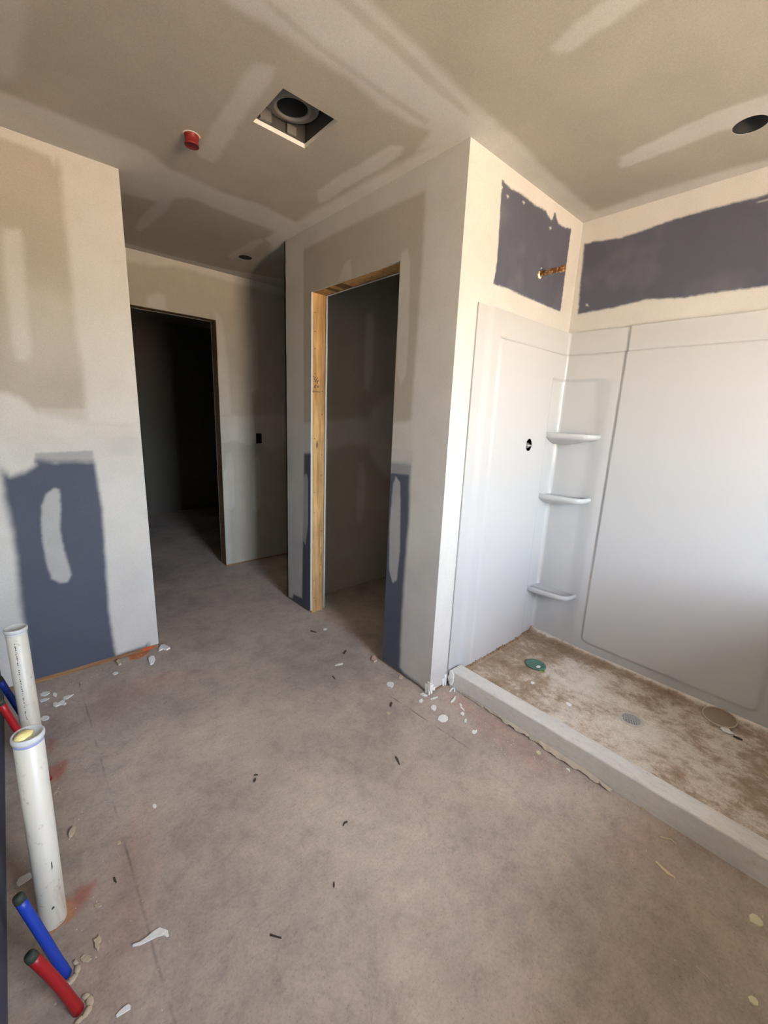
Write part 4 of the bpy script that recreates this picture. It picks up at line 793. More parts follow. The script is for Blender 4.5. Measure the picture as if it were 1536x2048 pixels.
# hall end wall with its doorway
w = box('wall_hall_end', 1.75, 3.6, FY + BT + .001, FY + .107, 0, H, M_PINE)
struct(w, 'shadowy hall wall with a dark doorway and a switch box hole', 'wall')
bm = bmesh.new()
add_box(bm, -1.6, F0 - .045, FY + BT + .001, FY + .107, 0, H)
add_box(bm, F0 - .045, F1 + .045, FY + BT + .001, FY + .107, FH + .045, H)
add_box(bm, F1 + .045, 1.66, FY + BT + .001, FY + .107, 0, H)
add_box(bm, 1.66, 1.75, FY + BT + .001, FY + .107, 0, 1.08)
add_box(bm, 1.66, 1.75, FY + BT + .001, FY + .107, 1.21, H)
from_bm('stud_framing', bm, M_PINE, w)
BOXX, BOXZ = (1.676, 1.735), (1.098, 1.190)
panel('drywall_panel', 'hall', axis((-1.6, F0, .1), (F0, F1, .01), (F1, BOXX[0], .008), (BOXX[0], BOXX[1], .01), (BOXX[1], 2.2, .01), (2.2, 3.6, .1)),
      axis((.014, BOXZ[0], .01), (BOXZ[0], BOXZ[1], .01), (BOXZ[1], FH, .01), (FH, H, .008)), zy(FY), 'tan', M_BOARD, w,
      rect_holes=[(F0, F1, 0, FH), (*BOXX, *BOXZ)], back=(0, BT, 0))
panel('drywall_panel', 'none', axis((-1.6, F0, .2), (F0, F1, .2), (F1, 3.6, .2)), axis((.01, FH, .3), (FH, H, .3)), zy(FY + .12), 'tan', M_BOARD, w,
      rect_holes=[(F0, F1, 0, FH)], back=(0, -BT, 0))
box('bottom_plate', F1, 2.4, FY + .005, FY + BT, 0, .03, M_PLATE, w)

# room beyond the hall, outer shell
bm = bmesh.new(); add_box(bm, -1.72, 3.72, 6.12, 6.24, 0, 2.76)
struct(from_bm('wall_far_room', bm, new_mat('unlit_board', (0.10, 0.09, 0.075), 0.95)), 'dark far wall seen through the hall doorway', 'wall')  # board colour darkened to stand for the unlit room
struct(box('wall_outer_left', -1.72, -1.6, -1.72, 6.12, 0, 2.76, M_PLAIN), 'outer wall closing the hall and far room on the left', 'wall')
struct(box('wall_outer_right', 3.6, 3.72, -1.72, 6.12, 0, 2.76, M_PLAIN), 'outer wall closing the hall and far room on the right', 'wall')
bm = bmesh.new()
add_box(bm, -1.6, WIN_X0, WIN_Y - .12, WIN_Y, 0, 2.76)
add_box(bm, WIN_X1, 3.6, WIN_Y - .12, WIN_Y, 0, 2.76)
add_box(bm, WIN_X0, WIN_X1, WIN_Y - .12, WIN_Y, 0, WIN_Z0)
add_box(bm, WIN_X0, WIN_X1, WIN_Y - .12, WIN_Y, WIN_Z1, 2.76)
struct(from_bm('wall_window', bm, new_mat('primed_wall', TONE['mud'], 0.9)), 'wall behind the camera with the window opening', 'wall')
struct(box('wall_unseen_shower_end', 1.60, BX, -.42, -.315, 0, .80, new_mat('unseen_end_wall', TONE['mud'], 0.9)), 'unseen wall at the near end of the shower, kept low for the light', 'wall')  # unseen wall, height tuned for the light on the shower back
struct(box('unseen_tub_deck', .15, BX, WIN_Y, -.44, 0, .66, new_mat('unseen_deck', TONE['mud'], 0.9)), 'unseen boxed bath deck under the window behind the camera, shading the floor', 'bath deck')  # unseen deck guessed from the floor's shade, height tuned to cast it
struct(box('roof', -1.9, 3.9, -1.9, 6.4, 2.76, 2.86, M_OUT), 'roof deck above the ceiling', 'roof')
struct(box('ground', -40, 40, -60, 20, -.45, -.15, M_DIRT), 'dry sunlit ground outside', 'ground')
struct(box('foundation', -1.72, 3.72, -1.72, 6.24, -.16, -.121, M_OUT), 'foundation under the slab', 'foundation')

# ------------------------------------------------------------------ doorways
d = empty('door_1', (PX + .06, (D1 + D2) / 2, 0))
struct(d, 'unfinished closet doorway framed in bare pine, marker writing on its jamb', 'doorway')
js = box('jamb_stud', PX + BT + .002, PX + .107 - .002, D2 + .002, D2 + .04, 0, HD + .002, M_PINE, d)
box('jamb_stud', PX + BT + .002, PX + .107 - .002, D1 - .04, D1 - .002, 0, HD + .002, M_PINE, d)
box('header', PX + BT + .002, PX + .107 - .002, D1 - .04, D2 + .04, HD + .002, HD + .04, M_PINE, d)
bm = bmesh.new()
for st in STROKES:
    for (xa, za), (xb, zb) in zip(st[:-1], st[1:]):
        dx, dz = xb - xa, zb - za
        n = math.hypot(dx, dz) or 1
        ex, ez = -dz / n * .0014, dx / n * .0014
        ox, oz = dx / n * .001, dz / n * .001
        q = [(xa - ox + ex, za - oz + ez), (xb + ox + ex, zb + oz + ez), (xb + ox - ex, zb + oz - ez), (xa - ox - ex, za - oz - ez)]
        f = [bm.verts.new((x_, D2 + .0014, z_)) for x_, z_ in q]
        g_ = [bm.verts.new((x_, D2 + .002, z_)) for x_, z_ in q]
        bm.faces.new(f)
        for i in range(4):
            bm.faces.new((f[i], g_[i], g_[(i + 1) % 4], f[(i + 1) % 4]))
lt = from_bm('handwriting', bm, M_INK, js)
tag(lt, 'black marker note 2/4 RH with an arrow pointing left')
bm = bmesh.new()
for k in range(16):                                       # nail heads in the jamb
    zz = .12 + k * .125 + random.uniform(-.03, .03)
    lathe(bm, [(0, -.0012), (.003, -.0012), (.003, 0)], 8, Matrix.Translation((PX + random.choice((.03, .05, .085)), D2 + .002, zz)) @ Matrix.Rotation(math.radians(90), 4, 'X').inverted())
from_bm('nail_heads', bm, M_DARKW, js)
bm = bmesh.new()
add_box(bm, PX + .02, PX + .10, 2.08, 2.15, HD + .0008, HD + .002)
add_box(bm, PX + .02, PX + .10, 2.20, 2.24, HD + .0008, HD + .002)
from_bm('grain_stamp', bm, new_mat('dark_lumber_stain', (0.16, 0.09, 0.035), 0.8), d)

d = empty('door_2', ((F0 + F1) / 2, FY + .06, 0))
struct(d, 'dark rough doorway at the end of the hall', 'doorway')
M_PINE_D = M_PLATE
box('jamb_stud', F1 + .002, F1 + .04, FY + BT + .002, FY + .105, 0, FH + .002, M_PINE_D, d)
box('jamb_stud', F0 - .04, F0 - .002, FY + BT + .002, FY + .105, 0, FH + .002, M_PINE_D, d)
box('header', F0 - .04, F1 + .04, FY + BT + .002, FY + .105, FH + .002, FH + .04, M_PINE_D, d)

# ------------------------------------------------------------------ shower surround
def sstep(x, a, b):
    t = np.clip((x - a) / (b - a), 0, 1)
    return t * t * (3 - 2 * t)


SYB, SXB, RF = 1.212, 2.450, 0.024           # base planes and corner radius
SE = -0.30                                    # near end of the shower
seg_a = SXB - RF - 1.598                      # plumbing side
seg_b = RF * math.pi / 2
seg_c = (SYB - RF) - (SE + RF)
TOT = seg_a + seg_b + seg_c + seg_b + seg_a


def plan(s):
    s = np.asarray(s, float)
    x, y, nx, ny = (np.zeros_like(s) for _ in range(4))
    m = s <= seg_a
    x[m], y[m], nx[m], ny[m] = 1.598 + s[m], SYB, 0, -1
    m = (s > seg_a) & (s <= seg_a + seg_b)
    t = (s[m] - seg_a) / RF
    x[m], y[m] = SXB - RF + RF * np.sin(t), SYB - RF + RF * np.cos(t)
    nx[m], ny[m] = -np.sin(t), -np.cos(t)
    m = (s > seg_a + seg_b) & (s <= seg_a + seg_b + seg_c)
    x[m], y[m], nx[m], ny[m] = SXB, SYB - RF - (s[m] - seg_a - seg_b), -1, 0
    m = (s > seg_a + seg_b + seg_c) & (s <= seg_a + 2 * seg_b + seg_c)
    t = (s[m] - seg_a - seg_b - seg_c) / RF
    x[m], y[m] = SXB - RF + RF * np.cos(t), SE + RF - RF * np.sin(t)
    nx[m], ny[m] = -np.cos(t), np.sin(t)
    m = s > seg_a + 2 * seg_b + seg_c
    x[m], y[m], nx[m], ny[m] = SXB - RF - (s[m] - seg_a - 2 * seg_b - seg_c), SE, 0, 1
    return x, y, nx, ny


def s_of_y(y):
    return seg_a + seg_b + (SYB - RF - y)


def depth(S, Z):
    X, Y, _, _ = plan(S.ravel())
    X, Y = X.reshape(S.shape), Y.reshape(S.shape)
    d = np.zeros_like(S)
    d += .010 * sstep(S, .060, .110) * (S < TOT / 2) + .010 * (S >= TOT / 2)            # front column roll
    hook = np.clip((S - .165) / .02, 0, 1)
    low = 1 - sstep(Z, 1.755, 1.767)
    d += .004 * low * hook                                                             # below the top band
    d -= .0045 * hook * np.exp(-((Z - 1.762) / .0055) ** 2)                            # scored line under the band
    d -= .004 * (np.exp(-((S - s_of_y(.890)) / .006) ** 2)) * sstep(Z, .12, .16)
    k = sstep(S, s_of_y(.898), s_of_y(.880)) * (1 - sstep(S, s_of_y(.095), s_of_y(.070)))
    # bottom of the raised back panel, corners rounded
    Yc = np.clip(np.minimum(.885 - Y, Y - .08), 0, .05)
    zb = .118 + .03 * (1 - np.sqrt(np.clip(1 - ((.05 - Yc) / .05) ** 2, 0, 1)))
    d += .009 * k * sstep(Z - zb, -.006, .012)
    rec = sstep(S, 2.300 - 1.598, 2.314 - 1.598) * (1 - sstep(S, s_of_y(1.03), s_of_y(.925)))
    d -= .011 * rec * (1 - sstep(Z, 1.612, 1.632))                                     # niche with the corner shelves
    return d


def grid_sheet(name, ss, zs, parent, hole=None):
    S, Z = np.meshgrid(ss, zs, indexing='ij')
    cs, cz = np.meshgrid((ss[:-1] + ss[1:]) / 2, (zs[:-1] + zs[1:]) / 2, indexing='ij')
    keep = np.ones(cs.shape, bool)
    if hole:
        hs, hz, hr = hole
        ins = ((cs - hs) / hr) ** 2 + ((cz - hz) / (hr * 1.15)) ** 2 < 1
        keep &= ~ins
        vin = np.zeros(S.shape, int)
        for di in (0, 1):
            for dj in (0, 1):
                vin[di:len(ss) - 1 + di, dj:len(zs) - 1 + dj] += ins
        e = (vin > 0) & (vin < 4)
        a = np.arctan2((Z - hz) / 1.15, S - hs)
        S = np.where(e, hs + hr * np.cos(a), S)
        Z = np.where(e, hz + hr * 1.15 * np.sin(a), Z)
    D_ = depth(S, Z)
    x, y, nx, ny = (c.reshape(S.shape) for c in plan(S.ravel()))
    v = np.stack([x + nx * D_, y + ny * D_, Z], -1).reshape(-1, 3)
    idx = np.arange(S.size).reshape(S.shape)
    q = np.stack([idx[:-1, :-1], idx[:-1, 1:], idx[1:, 1:], idx[1:, :-1]], -1)[keep]
    # return edge at the outer borders (flange depth)
    ring = np.concatenate([idx[:, 0], idx[-1, 1:], idx[-2::-1, -1], idx[0, -2:0:-1]])
    back = np.stack([x, y, Z], -1).reshape(-1, 3)[ring] - np.stack([nx, ny, np.zeros_like(nx)], -1).reshape(-1, 3)[ring] * .006
    n0 = len(v)
    n1 = n0 + len(ring)
    v = np.concatenate([v, v[ring], back])
    m = len(ring)
    r0 = np.arange(m); r1 = (r0 + 1) % m
    rim = np.stack([n0 + r0, n0 + r1, n1 + r1, n1 + r0], -1)
    fs = np.concatenate([q, rim])
    me = bpy.data.meshes.new(name)
    me.vertices.add(len(v)); me.vertices.foreach_set('co', v.astype(np.float32).ravel())
    me.loops.add(fs.size); me.loops.foreach_set('vertex_index', fs.astype(np.int32).ravel())
    me.polygons.add(len(fs)); me.polygons.foreach_set('loop_start', np.arange(0, fs.size, 4, dtype=np.int32))
    me.polygons.foreach_set('use_smooth', np.ones(len(fs), bool))
    me.update(calc_edges=True); me.validate()
    return link(name, me, M_ACRYL, parent)


sur = empty('shower_surround', (2.0, .45, .05))
tag(sur, 'glossy white acrylic shower wall surround with three moulded corner shelves', 'shower surround')
ZS = axis((.045, 1.74, .009), (1.74, 1.78, .004), (1.78, 1.878, .014))
VX, VZ = 2.122, 1.262
SA = 2.28 - 1.598
sp1 = grid_sheet('side_panel', axis((0, .05, .012), (.05, .2, .006), (.2, VX - 1.598 - .05, .012), (VX - 1.598 - .05, VX - 1.598 + .05, .004), (VX - 1.598 + .05, SA, .012)),
                 axis((.045, VZ - .06, .012), (VZ - .06, VZ + .06, .004), (VZ + .06, 1.74, .012), (1.74, 1.78, .0025), (1.78, 1.878, .014)), sur, hole=(VX - 1.598, VZ, .029))
tag(sp1, 'plumbing side panel with a round valve hole')
ZB = axis((.045, .19, .005), (.19, 1.60, .02), (1.60, 1.645, .004), (1.645, 1.74, .012), (1.74, 1.78, .0025), (1.78, 1.878, .014))
grid_sheet('back_panel', axis((SA, seg_a - .05, .005), (seg_a - .05, seg_a + seg_b + .01, .0045), (seg_a + seg_b + .01, s_of_y(.92), .008), (s_of_y(.92), s_of_y(.86), .003), (s_of_y(.86), s_of_y(.12), .012),
                              (s_of_y(.12), s_of_y(.05), .005), (s_of_y(.05), seg_a + seg_b + seg_c - .005, .02)), ZB, sur)
grid_sheet('unseen_end_panel', axis((seg_a + seg_b + seg_c - .005, seg_a + 2 * seg_b + seg_c + .01, .008), (seg_a + 2 * seg_b + seg_c + .01, TOT, .05)), axis((.045, .795, .02)), sur)  # unseen panel, cut as low as the end wall to let light past


def shelf(zt):
    C = Vector((2.458, 1.217, 0))
    pts = [(2.318, 1.222), (2.317, 1.19), (2.320, 1.13), (2.324, 1.07), (2.329, 1.02), (2.338, .990), (2.355, .970), (2.38, .960), (2.41, .955), (2.462, .953)]
    # smooth the front outline
    fine = []
    for i in range(len(pts) - 1):
        p0, p1, p2, p3 = (Vector((*pts[max(0, min(len(pts) - 1, i + k))], 0)) for k in (-1, 0, 1, 2))
        for t in (0, .33, .66):
            fine.append(0.5 * ((2 * p1) + (p2 - p0) * t + (2 * p0 - 5 * p1 + 4 * p2 - p3) * t * t + (3 * p1 - p0 - 3 * p2 + p3) * t ** 3))
    fine.append(Vector((*pts[-1], 0)))
    prof = [(.30, -.066), (.55, -.056), (.78, -.043), (.92, -.033), (.98, -.026), (1.0, -.014), (.994, -.005), (.975, .0005), (.95, .001), (.925, -.003), (.90, -.009), (.5, -.010), (.0, -.010)]
    bm = bmesh.new()
    rings = []
    for k, dz in prof:
        rings.append([bm.verts.new((C.x + (p.x - C.x) * k, C.y + (p.y - C.y) * k, zt + dz)) for p in fine])
    for a, b_ in zip(rings[:-1], rings[1:]):
        for i in range(len(fine) - 1):
            try:
                bm.faces.new((a[i], a[i + 1], b_[i + 1], b_[i]))
            except ValueError:
                pass
    bmesh.ops.remove_doubles(bm, verts=bm.verts[:], dist=1e-5)
    return from_bm('corner_shelf', bm, M_ACRYL, sur, True)


for zt in (1.330, .976, .390):
    shelf(zt)

# ------------------------------------------------------------------ shower base
base = empty('shower_tray', (1.95, .45, 0))
tag(base, 'white shower tray with a low curb, its floor caked in brown dust', 'shower tray')
CX0, CX1 = 1.605, 1.695
prof = [(CX0 + .001, 0.0), (CX0, .02), (CX0, .0915), (CX0 + .0015, .0950), (CX0 + .0045, .0978), (CX0 + .008, .0990), (CX1 - .02, .0975), (CX1 - .007, .0955), (CX1 - .002, .0915), (CX1, .085), (CX1 + .004, .060), (CX1 + .014, .050), (CX1 + .014, 0)]
yy = np.linspace(-.3, 1.2, 60)
vv, ff = [], []
for j, y in enumerate(yy):
    for (x, z) in prof:
        vv.append((x, y, z))
n = len(prof)
for j in range(len(yy) - 1):
    for i in range(n - 1):
        ff.append((j * n + i, j * n + i + 1, (j + 1) * n + i + 1, (j + 1) * n + i))
ff.append(tuple(range(n)))
ff.append(tuple((len(yy) - 1) * n + i for i in range(n))[::-1])
cb = from_data('curb', vv, ff, M_CURB, base)
tag(cb, 'smooth off-white raised curb')
# pan
DRX, DRY, DRR = 2.032, .467, .052
xs = axis((CX1 + .006, 2.40, .012), (2.40, 2.446, .004)); ys = axis((-.3, DRY - .06, .02), (DRY - .06, DRY + .06, .006), (DRY + .06, 1.15, .015), (1.15, 1.208, .005))
Xg, Yg = np.meshgrid(xs, ys, indexing='ij')
Zg = .047 + .012 * np.hypot((Xg - DRX) * .8, Yg - DRY) * .8 + .018 * sstep(Xg, 2.405, 2.43) + .012 * sstep(Yg, 1.175, 1.2)
cxg, cyg = np.meshgrid((xs[:-1] + xs[1:]) / 2, (ys[:-1] + ys[1:]) / 2, indexing='ij')
ins = np.hypot(cxg - DRX, cyg - DRY) < DRR
vin = np.zeros(Xg.shape, int)
for di in (0, 1):
    for dj in (0, 1):
        vin[di:len(xs) - 1 + di, dj:len(ys) - 1 + dj] += ins
ed = (vin > 0) & (vin < 4)
rr = np.maximum(np.hypot(Xg - DRX, Yg - DRY), 1e-6)
X2 = np.where(ed, DRX + (Xg - DRX) / rr * DRR, Xg); Y2 = np.where(ed, DRY + (Yg - DRY) / rr * DRR, Yg)
idx = np.arange(Xg.size).reshape(Xg.shape)
q = np.stack([idx[:-1, :-1], idx[1:, :-1], idx[1:, 1:], idx[:-1, 1:]], -1)[~ins]
pan = from_data('tray_floor', np.stack([X2, Y2, Zg], -1).reshape(-1, 3).tolist(), q.tolist(), M_PAN, base, True)
dirt = (.055 * sstep(Yg, .72, 1.0) + .10 * sstep(Yg, 1.14, 1.20) + .05 * (1 - sstep(Xg, CX1 + .01, CX1 + .05))
        + .06 * sstep(Xg, 2.27, 2.36) * (1 - sstep(Xg, 2.408, 2.43)) - .14 * sstep(Xg, 2.412, 2.432)
        + .05 * (1 - sstep(Yg, -.1, .15)) - .075 * np.exp(-((Xg - 1.98) ** 2 / .045 + (Yg - .42) ** 2 / .14))
        - .09 * np.exp(-((Xg - 2.18) ** 2 / .02 + (Yg - .78) ** 2 / .02)))
da = pan.data.attributes.new('dirt', 'FLOAT', 'POINT')
if len(pan.data.vertices) == dirt.size:
    da.data.foreach_set('value', dirt.astype(np.float32).ravel())
tag(pan, 'tray floor mottled with brown dried dust')
# crust of dried dirt along the plumbing side
bm = bmesh.new()
for _ in range(170):
    cx_, cz_ = random.uniform(1.73, 2.43), random.random() ** 2
    r_ = random.uniform(.0015, .0045)
    bmesh.ops.create_icosphere(bm, subdivisions=1, radius=1, matrix=Matrix.Translation((cx_, 1.199 - abs(random.gauss(0, .006)), .061 + cz_ * .012)) @ Matrix.Diagonal((r_, r_ * .7, r_ * random.uniform(.6, 1.6), 1)))
tag(from_bm('dirt_crust', bm, new_mat('brown_dirt_crust', (0.22, 0.125, 0.055), 0.95), base), 'brown crust of dirt along the side panel', kind='stuff')
# drain
bm = bmesh.new()
m = Matrix.Translation((DRX, DRY, 0))
lathe(bm, [(.053, .046), (.0525, .0488), (.050, .0495), (.0485, .047), (.047, .0485), (.040, .0488), (.0385, .0478), (.0385, .040), (.036, .0)], 48, m)
dr = from_bm('drain', bm, new_mat('drain_white', (0.60, 0.565, 0.51), 0.5), base, True)
tag(dr, 'round white drain ring')
bm = bmesh.new()
R_, th = .0386, math.radians(24)
for k in range(-4, 5):
    o = (k) * .0104 + .0052
    if abs(o) >= R_: continue
    L_ = math.sqrt(R_ ** 2 - o ** 2)
    for a in (th, th + math.pi / 2):
        mm = m @ Matrix.Rotation(a, 4, 'Z') @ Matrix.Translation((0, o, .0466)) @ Matrix.Diagonal((2 * L_, .0032, .003, 1))
        bmesh.ops.create_cube(bm, size=1, matrix=mm)
bmesh.ops.create_cube(bm, size=1, matrix=m @ Matrix.Rotation(th, 4, 'Z') @ Matrix.Translation((0, 0, .0466)) @ Matrix.Diagonal((.0105, .0105, .003, 1)))
from_bm('strainer_grate', bm, new_mat('strainer_white', (0.62, 0.60, 0.60), 0.45), dr)
bm = bmesh.new(); lathe(bm, [(0, .02), (.0384, .02), (.0384, .002), (0, .002)], 32, m)
from_bm('drain_well', bm, M_BLACK, dr)
# torn protective film along the curb foot
bm = bmesh.new()
prev = None
fine = []
for i in range(len(FILM) - 1):
    for t in (0, .25, .5, .75):
        fine.append((FILM[i][0] * (1 - t) + FILM[i + 1][0] * t, FILM[i][1] * (1 - t) + FILM[i + 1][1] * t))
for i, (x, y) in enumerate(fine):
    j = random.uniform(-.004, .004)
    fade = min(1, (len(fine) - i) / 12)
    w_in = CX0 - .001
    x = min(x, CX0 - .004)
    lift = .006 + .004 * math.sin(i * .9) + random.uniform(-.002, .002)
    r = [bm.verts.new((w_in, y, .014 * fade + .002)), bm.verts.new(((x + j + w_in) / 2, y, .009 + lift * .4)), bm.verts.new((x + j, y + random.uniform(-.002, .002), max(.001, lift)))]
    if prev:
        bm.faces.new((prev[0], prev[1], r[1], r[0])); bm.faces.new((prev[1], prev[2], r[2], r[1]))
    prev = r
tf = from_bm('torn_film', bm, new_mat('cream_film', (0.55, 0.48, 0.38), 0.7), base)
so = tf.modifiers.new('thick', 'SOLIDIFY'); so.thickness = .0012
tag(tf, 'ragged cream edge of torn film')
# compound smeared where curb meets wall
bm = bmesh.new()
bmesh.ops.create_icosphere(bm, subdivisions=3, radius=1, matrix=Matrix.Translation((1.598, 1.19, .06)) @ Matrix.Diagonal((.007, .018, .045, 1)))
for v in bm.verts:
    v.co += Vector((random.uniform(-1, 1), random.uniform(-1, 1), random.uniform(-1, 1))) * .003
from_bm('compound_smear', bm, M_WHITE, base, True)

# ------------------------------------------------------------------ plumbing stubs in the shower
v_ = empty('shower_valve', (VX, PY - .02, VZ))
tag(v_, 'grey valve stem inside the round hole in the white surround', 'valve')
mm = frame_to((VX + .004, PY + .05, VZ - .004), (VX + .004, PY - .03, VZ - .004))
bm = bmesh.new(); lathe(bm, [(0, 0), (.019, 0), (.019, .05), (.016, .056), (.015, .058), (.015, .064), (.0, .064)], 24, mm)
from_bm('valve_body', bm, M_GREY, v_, True)
bm = bmesh.new(); lathe(bm, [(.012, .062), (.012, .070), (.0065, .072), (.006, .088), (.004, .090), (0, .090)], 16, mm)
from_bm('stem', bm, M_STEEL, v_, True)

a_ = empty('shower_arm_stub', (2.08, PY, 2.10))
tag(a_, 'brown threaded brass pipe stub poking out of the blue board above the surround', 'pipe')
bm = bmesh.new()
pr = [(0, -.02), (.0105, -.02)]
for k in range(11):
    z0 = .004 + k * .0085
    pr += [(.0105, z0), (.0128 if k % 3 else .0140, z0 + .0025), (.0105, z0 + .006)]
pr += [(.0105, .101), (.0135, .102)]
pr += [(.0145, .108), (.0138, .124), (.010, .128), (0, .128)]
lathe(bm, pr, 20, frame_to((2.078, PY, 2.102), (2.078, PY - 1, 2.103)))
from_bm('nipple', bm, M_BRASS, a_, True)
bm = bmesh.new()
lathe(bm, [(.010, -.004), (.019, -.004), (.0185, .004), (.014, .008), (.010, .0085)], 6, frame_to((2.074, PY, 2.096), (2.074, PY - 1, 2.096)))
tag(from_bm('wall_fitting', bm, M_YEL, a_), 'pale yellow fitting at the wall')
bm = bmesh.new()
bmesh.ops.create_icosphere(bm, subdivisions=2, radius=.0045, matrix=Matrix.Translation((2.082, PY - .002, 2.128)))
from_bm('compound_blob', bm, M_WHITE, a_, True)

# ------------------------------------------------------------------ ceiling fittings
f_ = empty('exhaust_fan_housing', (.945, 1.634, H))
tag(f_, 'open square exhaust fan housing in the ceiling with a round black blower inlet', 'exhaust fan')
bm = bmesh.new()
x0, x1, y0, y1 = FANX[0] - .006, FANX[1] + .006, FANY[0] - .006, FANY[1] + .006
zb, zt = H + .0165, H + .22
t_ = .0015
for (a, b2, c2, d2) in ((x0, x0 + t_, y0, y1), (x1 - t_, x1, y0, y1), (x0, x1, y0, y0 + t_), (x0, x1, y1 - t_, y1)):
    add_box(bm, a, b2, c2, d2, zb, zt)
add_box(bm, x0, x1, y0, y1, zt, zt + t_)
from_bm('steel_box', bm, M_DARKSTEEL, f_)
BXc, BYc = .965, 1.672
bm = bmesh.new()
lathe(bm, [(.058, .052), (.060, .046), (.066, .044), (.072, .046), (.076, .052), (.094, .058), (.097, .056), (.100, .058), (.100, .075), (.058, .15), (.056, .15), (.058, .052)], 48, Matrix.Translation((BXc - .02, BYc - .018, H)))
tag(from_bm('blower_ring', bm, M_RING, f_, True), 'grey metal ring round the blower inlet')
bm = bmesh.new()
lathe(bm, [(.057, .054), (.056, .15), (0, .15)], 32, Matrix.Translation((BXc - .02, BYc - .018, H)))
tag(from_bm('blower_inlet', bm, M_BLACK, f_, True), 'black round inlet')
bm = bmesh.new()
for k in range(3):                                        # wires in the corner of the box
    o = k * .012
    tube(bm, [(x1 - .008, y0 + .06 + o, H + .10), (x1 - .03 - o, y0 + .05 + o, H + .055 + o * .5), (x1 - .045, y0 + .09, H + .05 + o), (x1 - .02 - o, y0 + .12, H + .06), (x1 - .01, y0 + .16 - o, H + .11)], .0022, 8)
from_bm('wire', bm, new_mat('dusty_wire', (0.35, 0.33, 0.29), 0.6), f_, True)
box('junction_box', x1 - .05, x1 - .003, y0 + .02, y0 + .12, H + .08, H + .17, M_RING, f_, .003)
box('mounting_tab', x0 + .03, x0 + .075, y1 - .02, y1 - .003, H + .02, H + .06, M_RING, f_)
box('mounting_tab', x1 - .09, x1 - .05, y1 - .016, y1 - .003, H + .02, H + .05, M_RING, f_)


def can(hole, label):
    x, y, r = hole
    e = empty('recessed_light_can', (x, y, H))
    tag(e, label, 'light housing')
    bm = bmesh.new()
    lathe(bm, [(r + .003, .0162), (r + .003, .017), (r - .0008, .017), (r - .0008, .0006), (r - .0016, .0006), (r - .0016, .14), (0, .14)], 40, Matrix.Translation((x, y, H)))
    from_bm('can', bm, M_BLACK, e, True)
    bm = bmesh.new()
    tube(bm, [(x - r * .3, y, H + .138), (x - r * .2, y + .01, H + .09), (x + r * .2, y + .012, H + .06), (x + r * .35, y - .01, H + .1)], .004, 8)
    from_bm('wire', bm, new_mat('dark_cable', (0.05, 0.05, 0.04), 0.6), e, True)


can(SHL, 'black empty light opening in the ceiling above the shower')
can(HLL, 'small dark light opening in the hall ceiling')

s_ = empty('sprinkler_cover', (.700, 2.012, H))
tag(s_, 'red plastic sprinkler cap hanging from the ceiling beside the fan opening', 'sprinkler cap')
mm = frame_to((.692, 2.006, H + .001), (.684, 2.006, H - 1 + .02))
bm = bmesh.new(); lathe(bm, [(0, 0), (.0280, 0), (.0280, .006), (.0262, .010), (.0256, .026), (.0262, .030), (.0272, .033), (.0272, .039), (.0250, .039)], 32, mm)
from_bm('cap', bm, M_REDCAP, s_, True)
bm = bmesh.new(); lathe(bm, [(.0252, .039), (.0246, .0375), (0, .037)], 32, mm)
tag(from_bm('cap_face', bm, M_REDIN, s_, True), 'dark red underside')
bm = bmesh.new(); lathe(bm, [(.0275, .0012), (.033, .0014), (.034, .0020), (.0275, .0032)], 32, mm)
from_bm('compound_ring', bm, new_mat('tan_compound', (0.5, 0.45, 0.38), 0.9), s_, True)

e = empty('switch_box', ((BOXX[0] + BOXX[1]) / 2, FY + .03, sum(BOXZ) / 2))
tag(e, 'black electrical box sunk in the dim hall wall right of the doorway', 'electrical box')
bm = bmesh.new()
x0, x1, z0, z1 = BOXX[0] - .002, BOXX[1] + .002, BOXZ[0] - .002, BOXZ[1] + .002
y0, y1 = FY + .0132, FY + .07
for (a, b2, c2, d2) in ((x0, x0 + .002, z0, z1), (x1 - .002, x1, z0, z1), (x0, x1, z0, z0 + .002), (x0, x1, z1 - .002, z1)):
    add_box(bm, a, b2, y0, y1, c2, d2)
add_box(bm, x0, x1, y1, y1 + .002, z0, z1)
from_bm('box_shell', bm, M_BLACK, e)
bm = bmesh.new(); tube(bm, [(x0 + .02, y1, z0 + .02), (x0 + .03, FY + .03, z0 + .04), (x0 + .035, FY + .035, z0 + .06), (x0 + .03, y1, z0 + .07)], .003, 8)
from_bm('wire', bm, M_DARKEND, e, True)

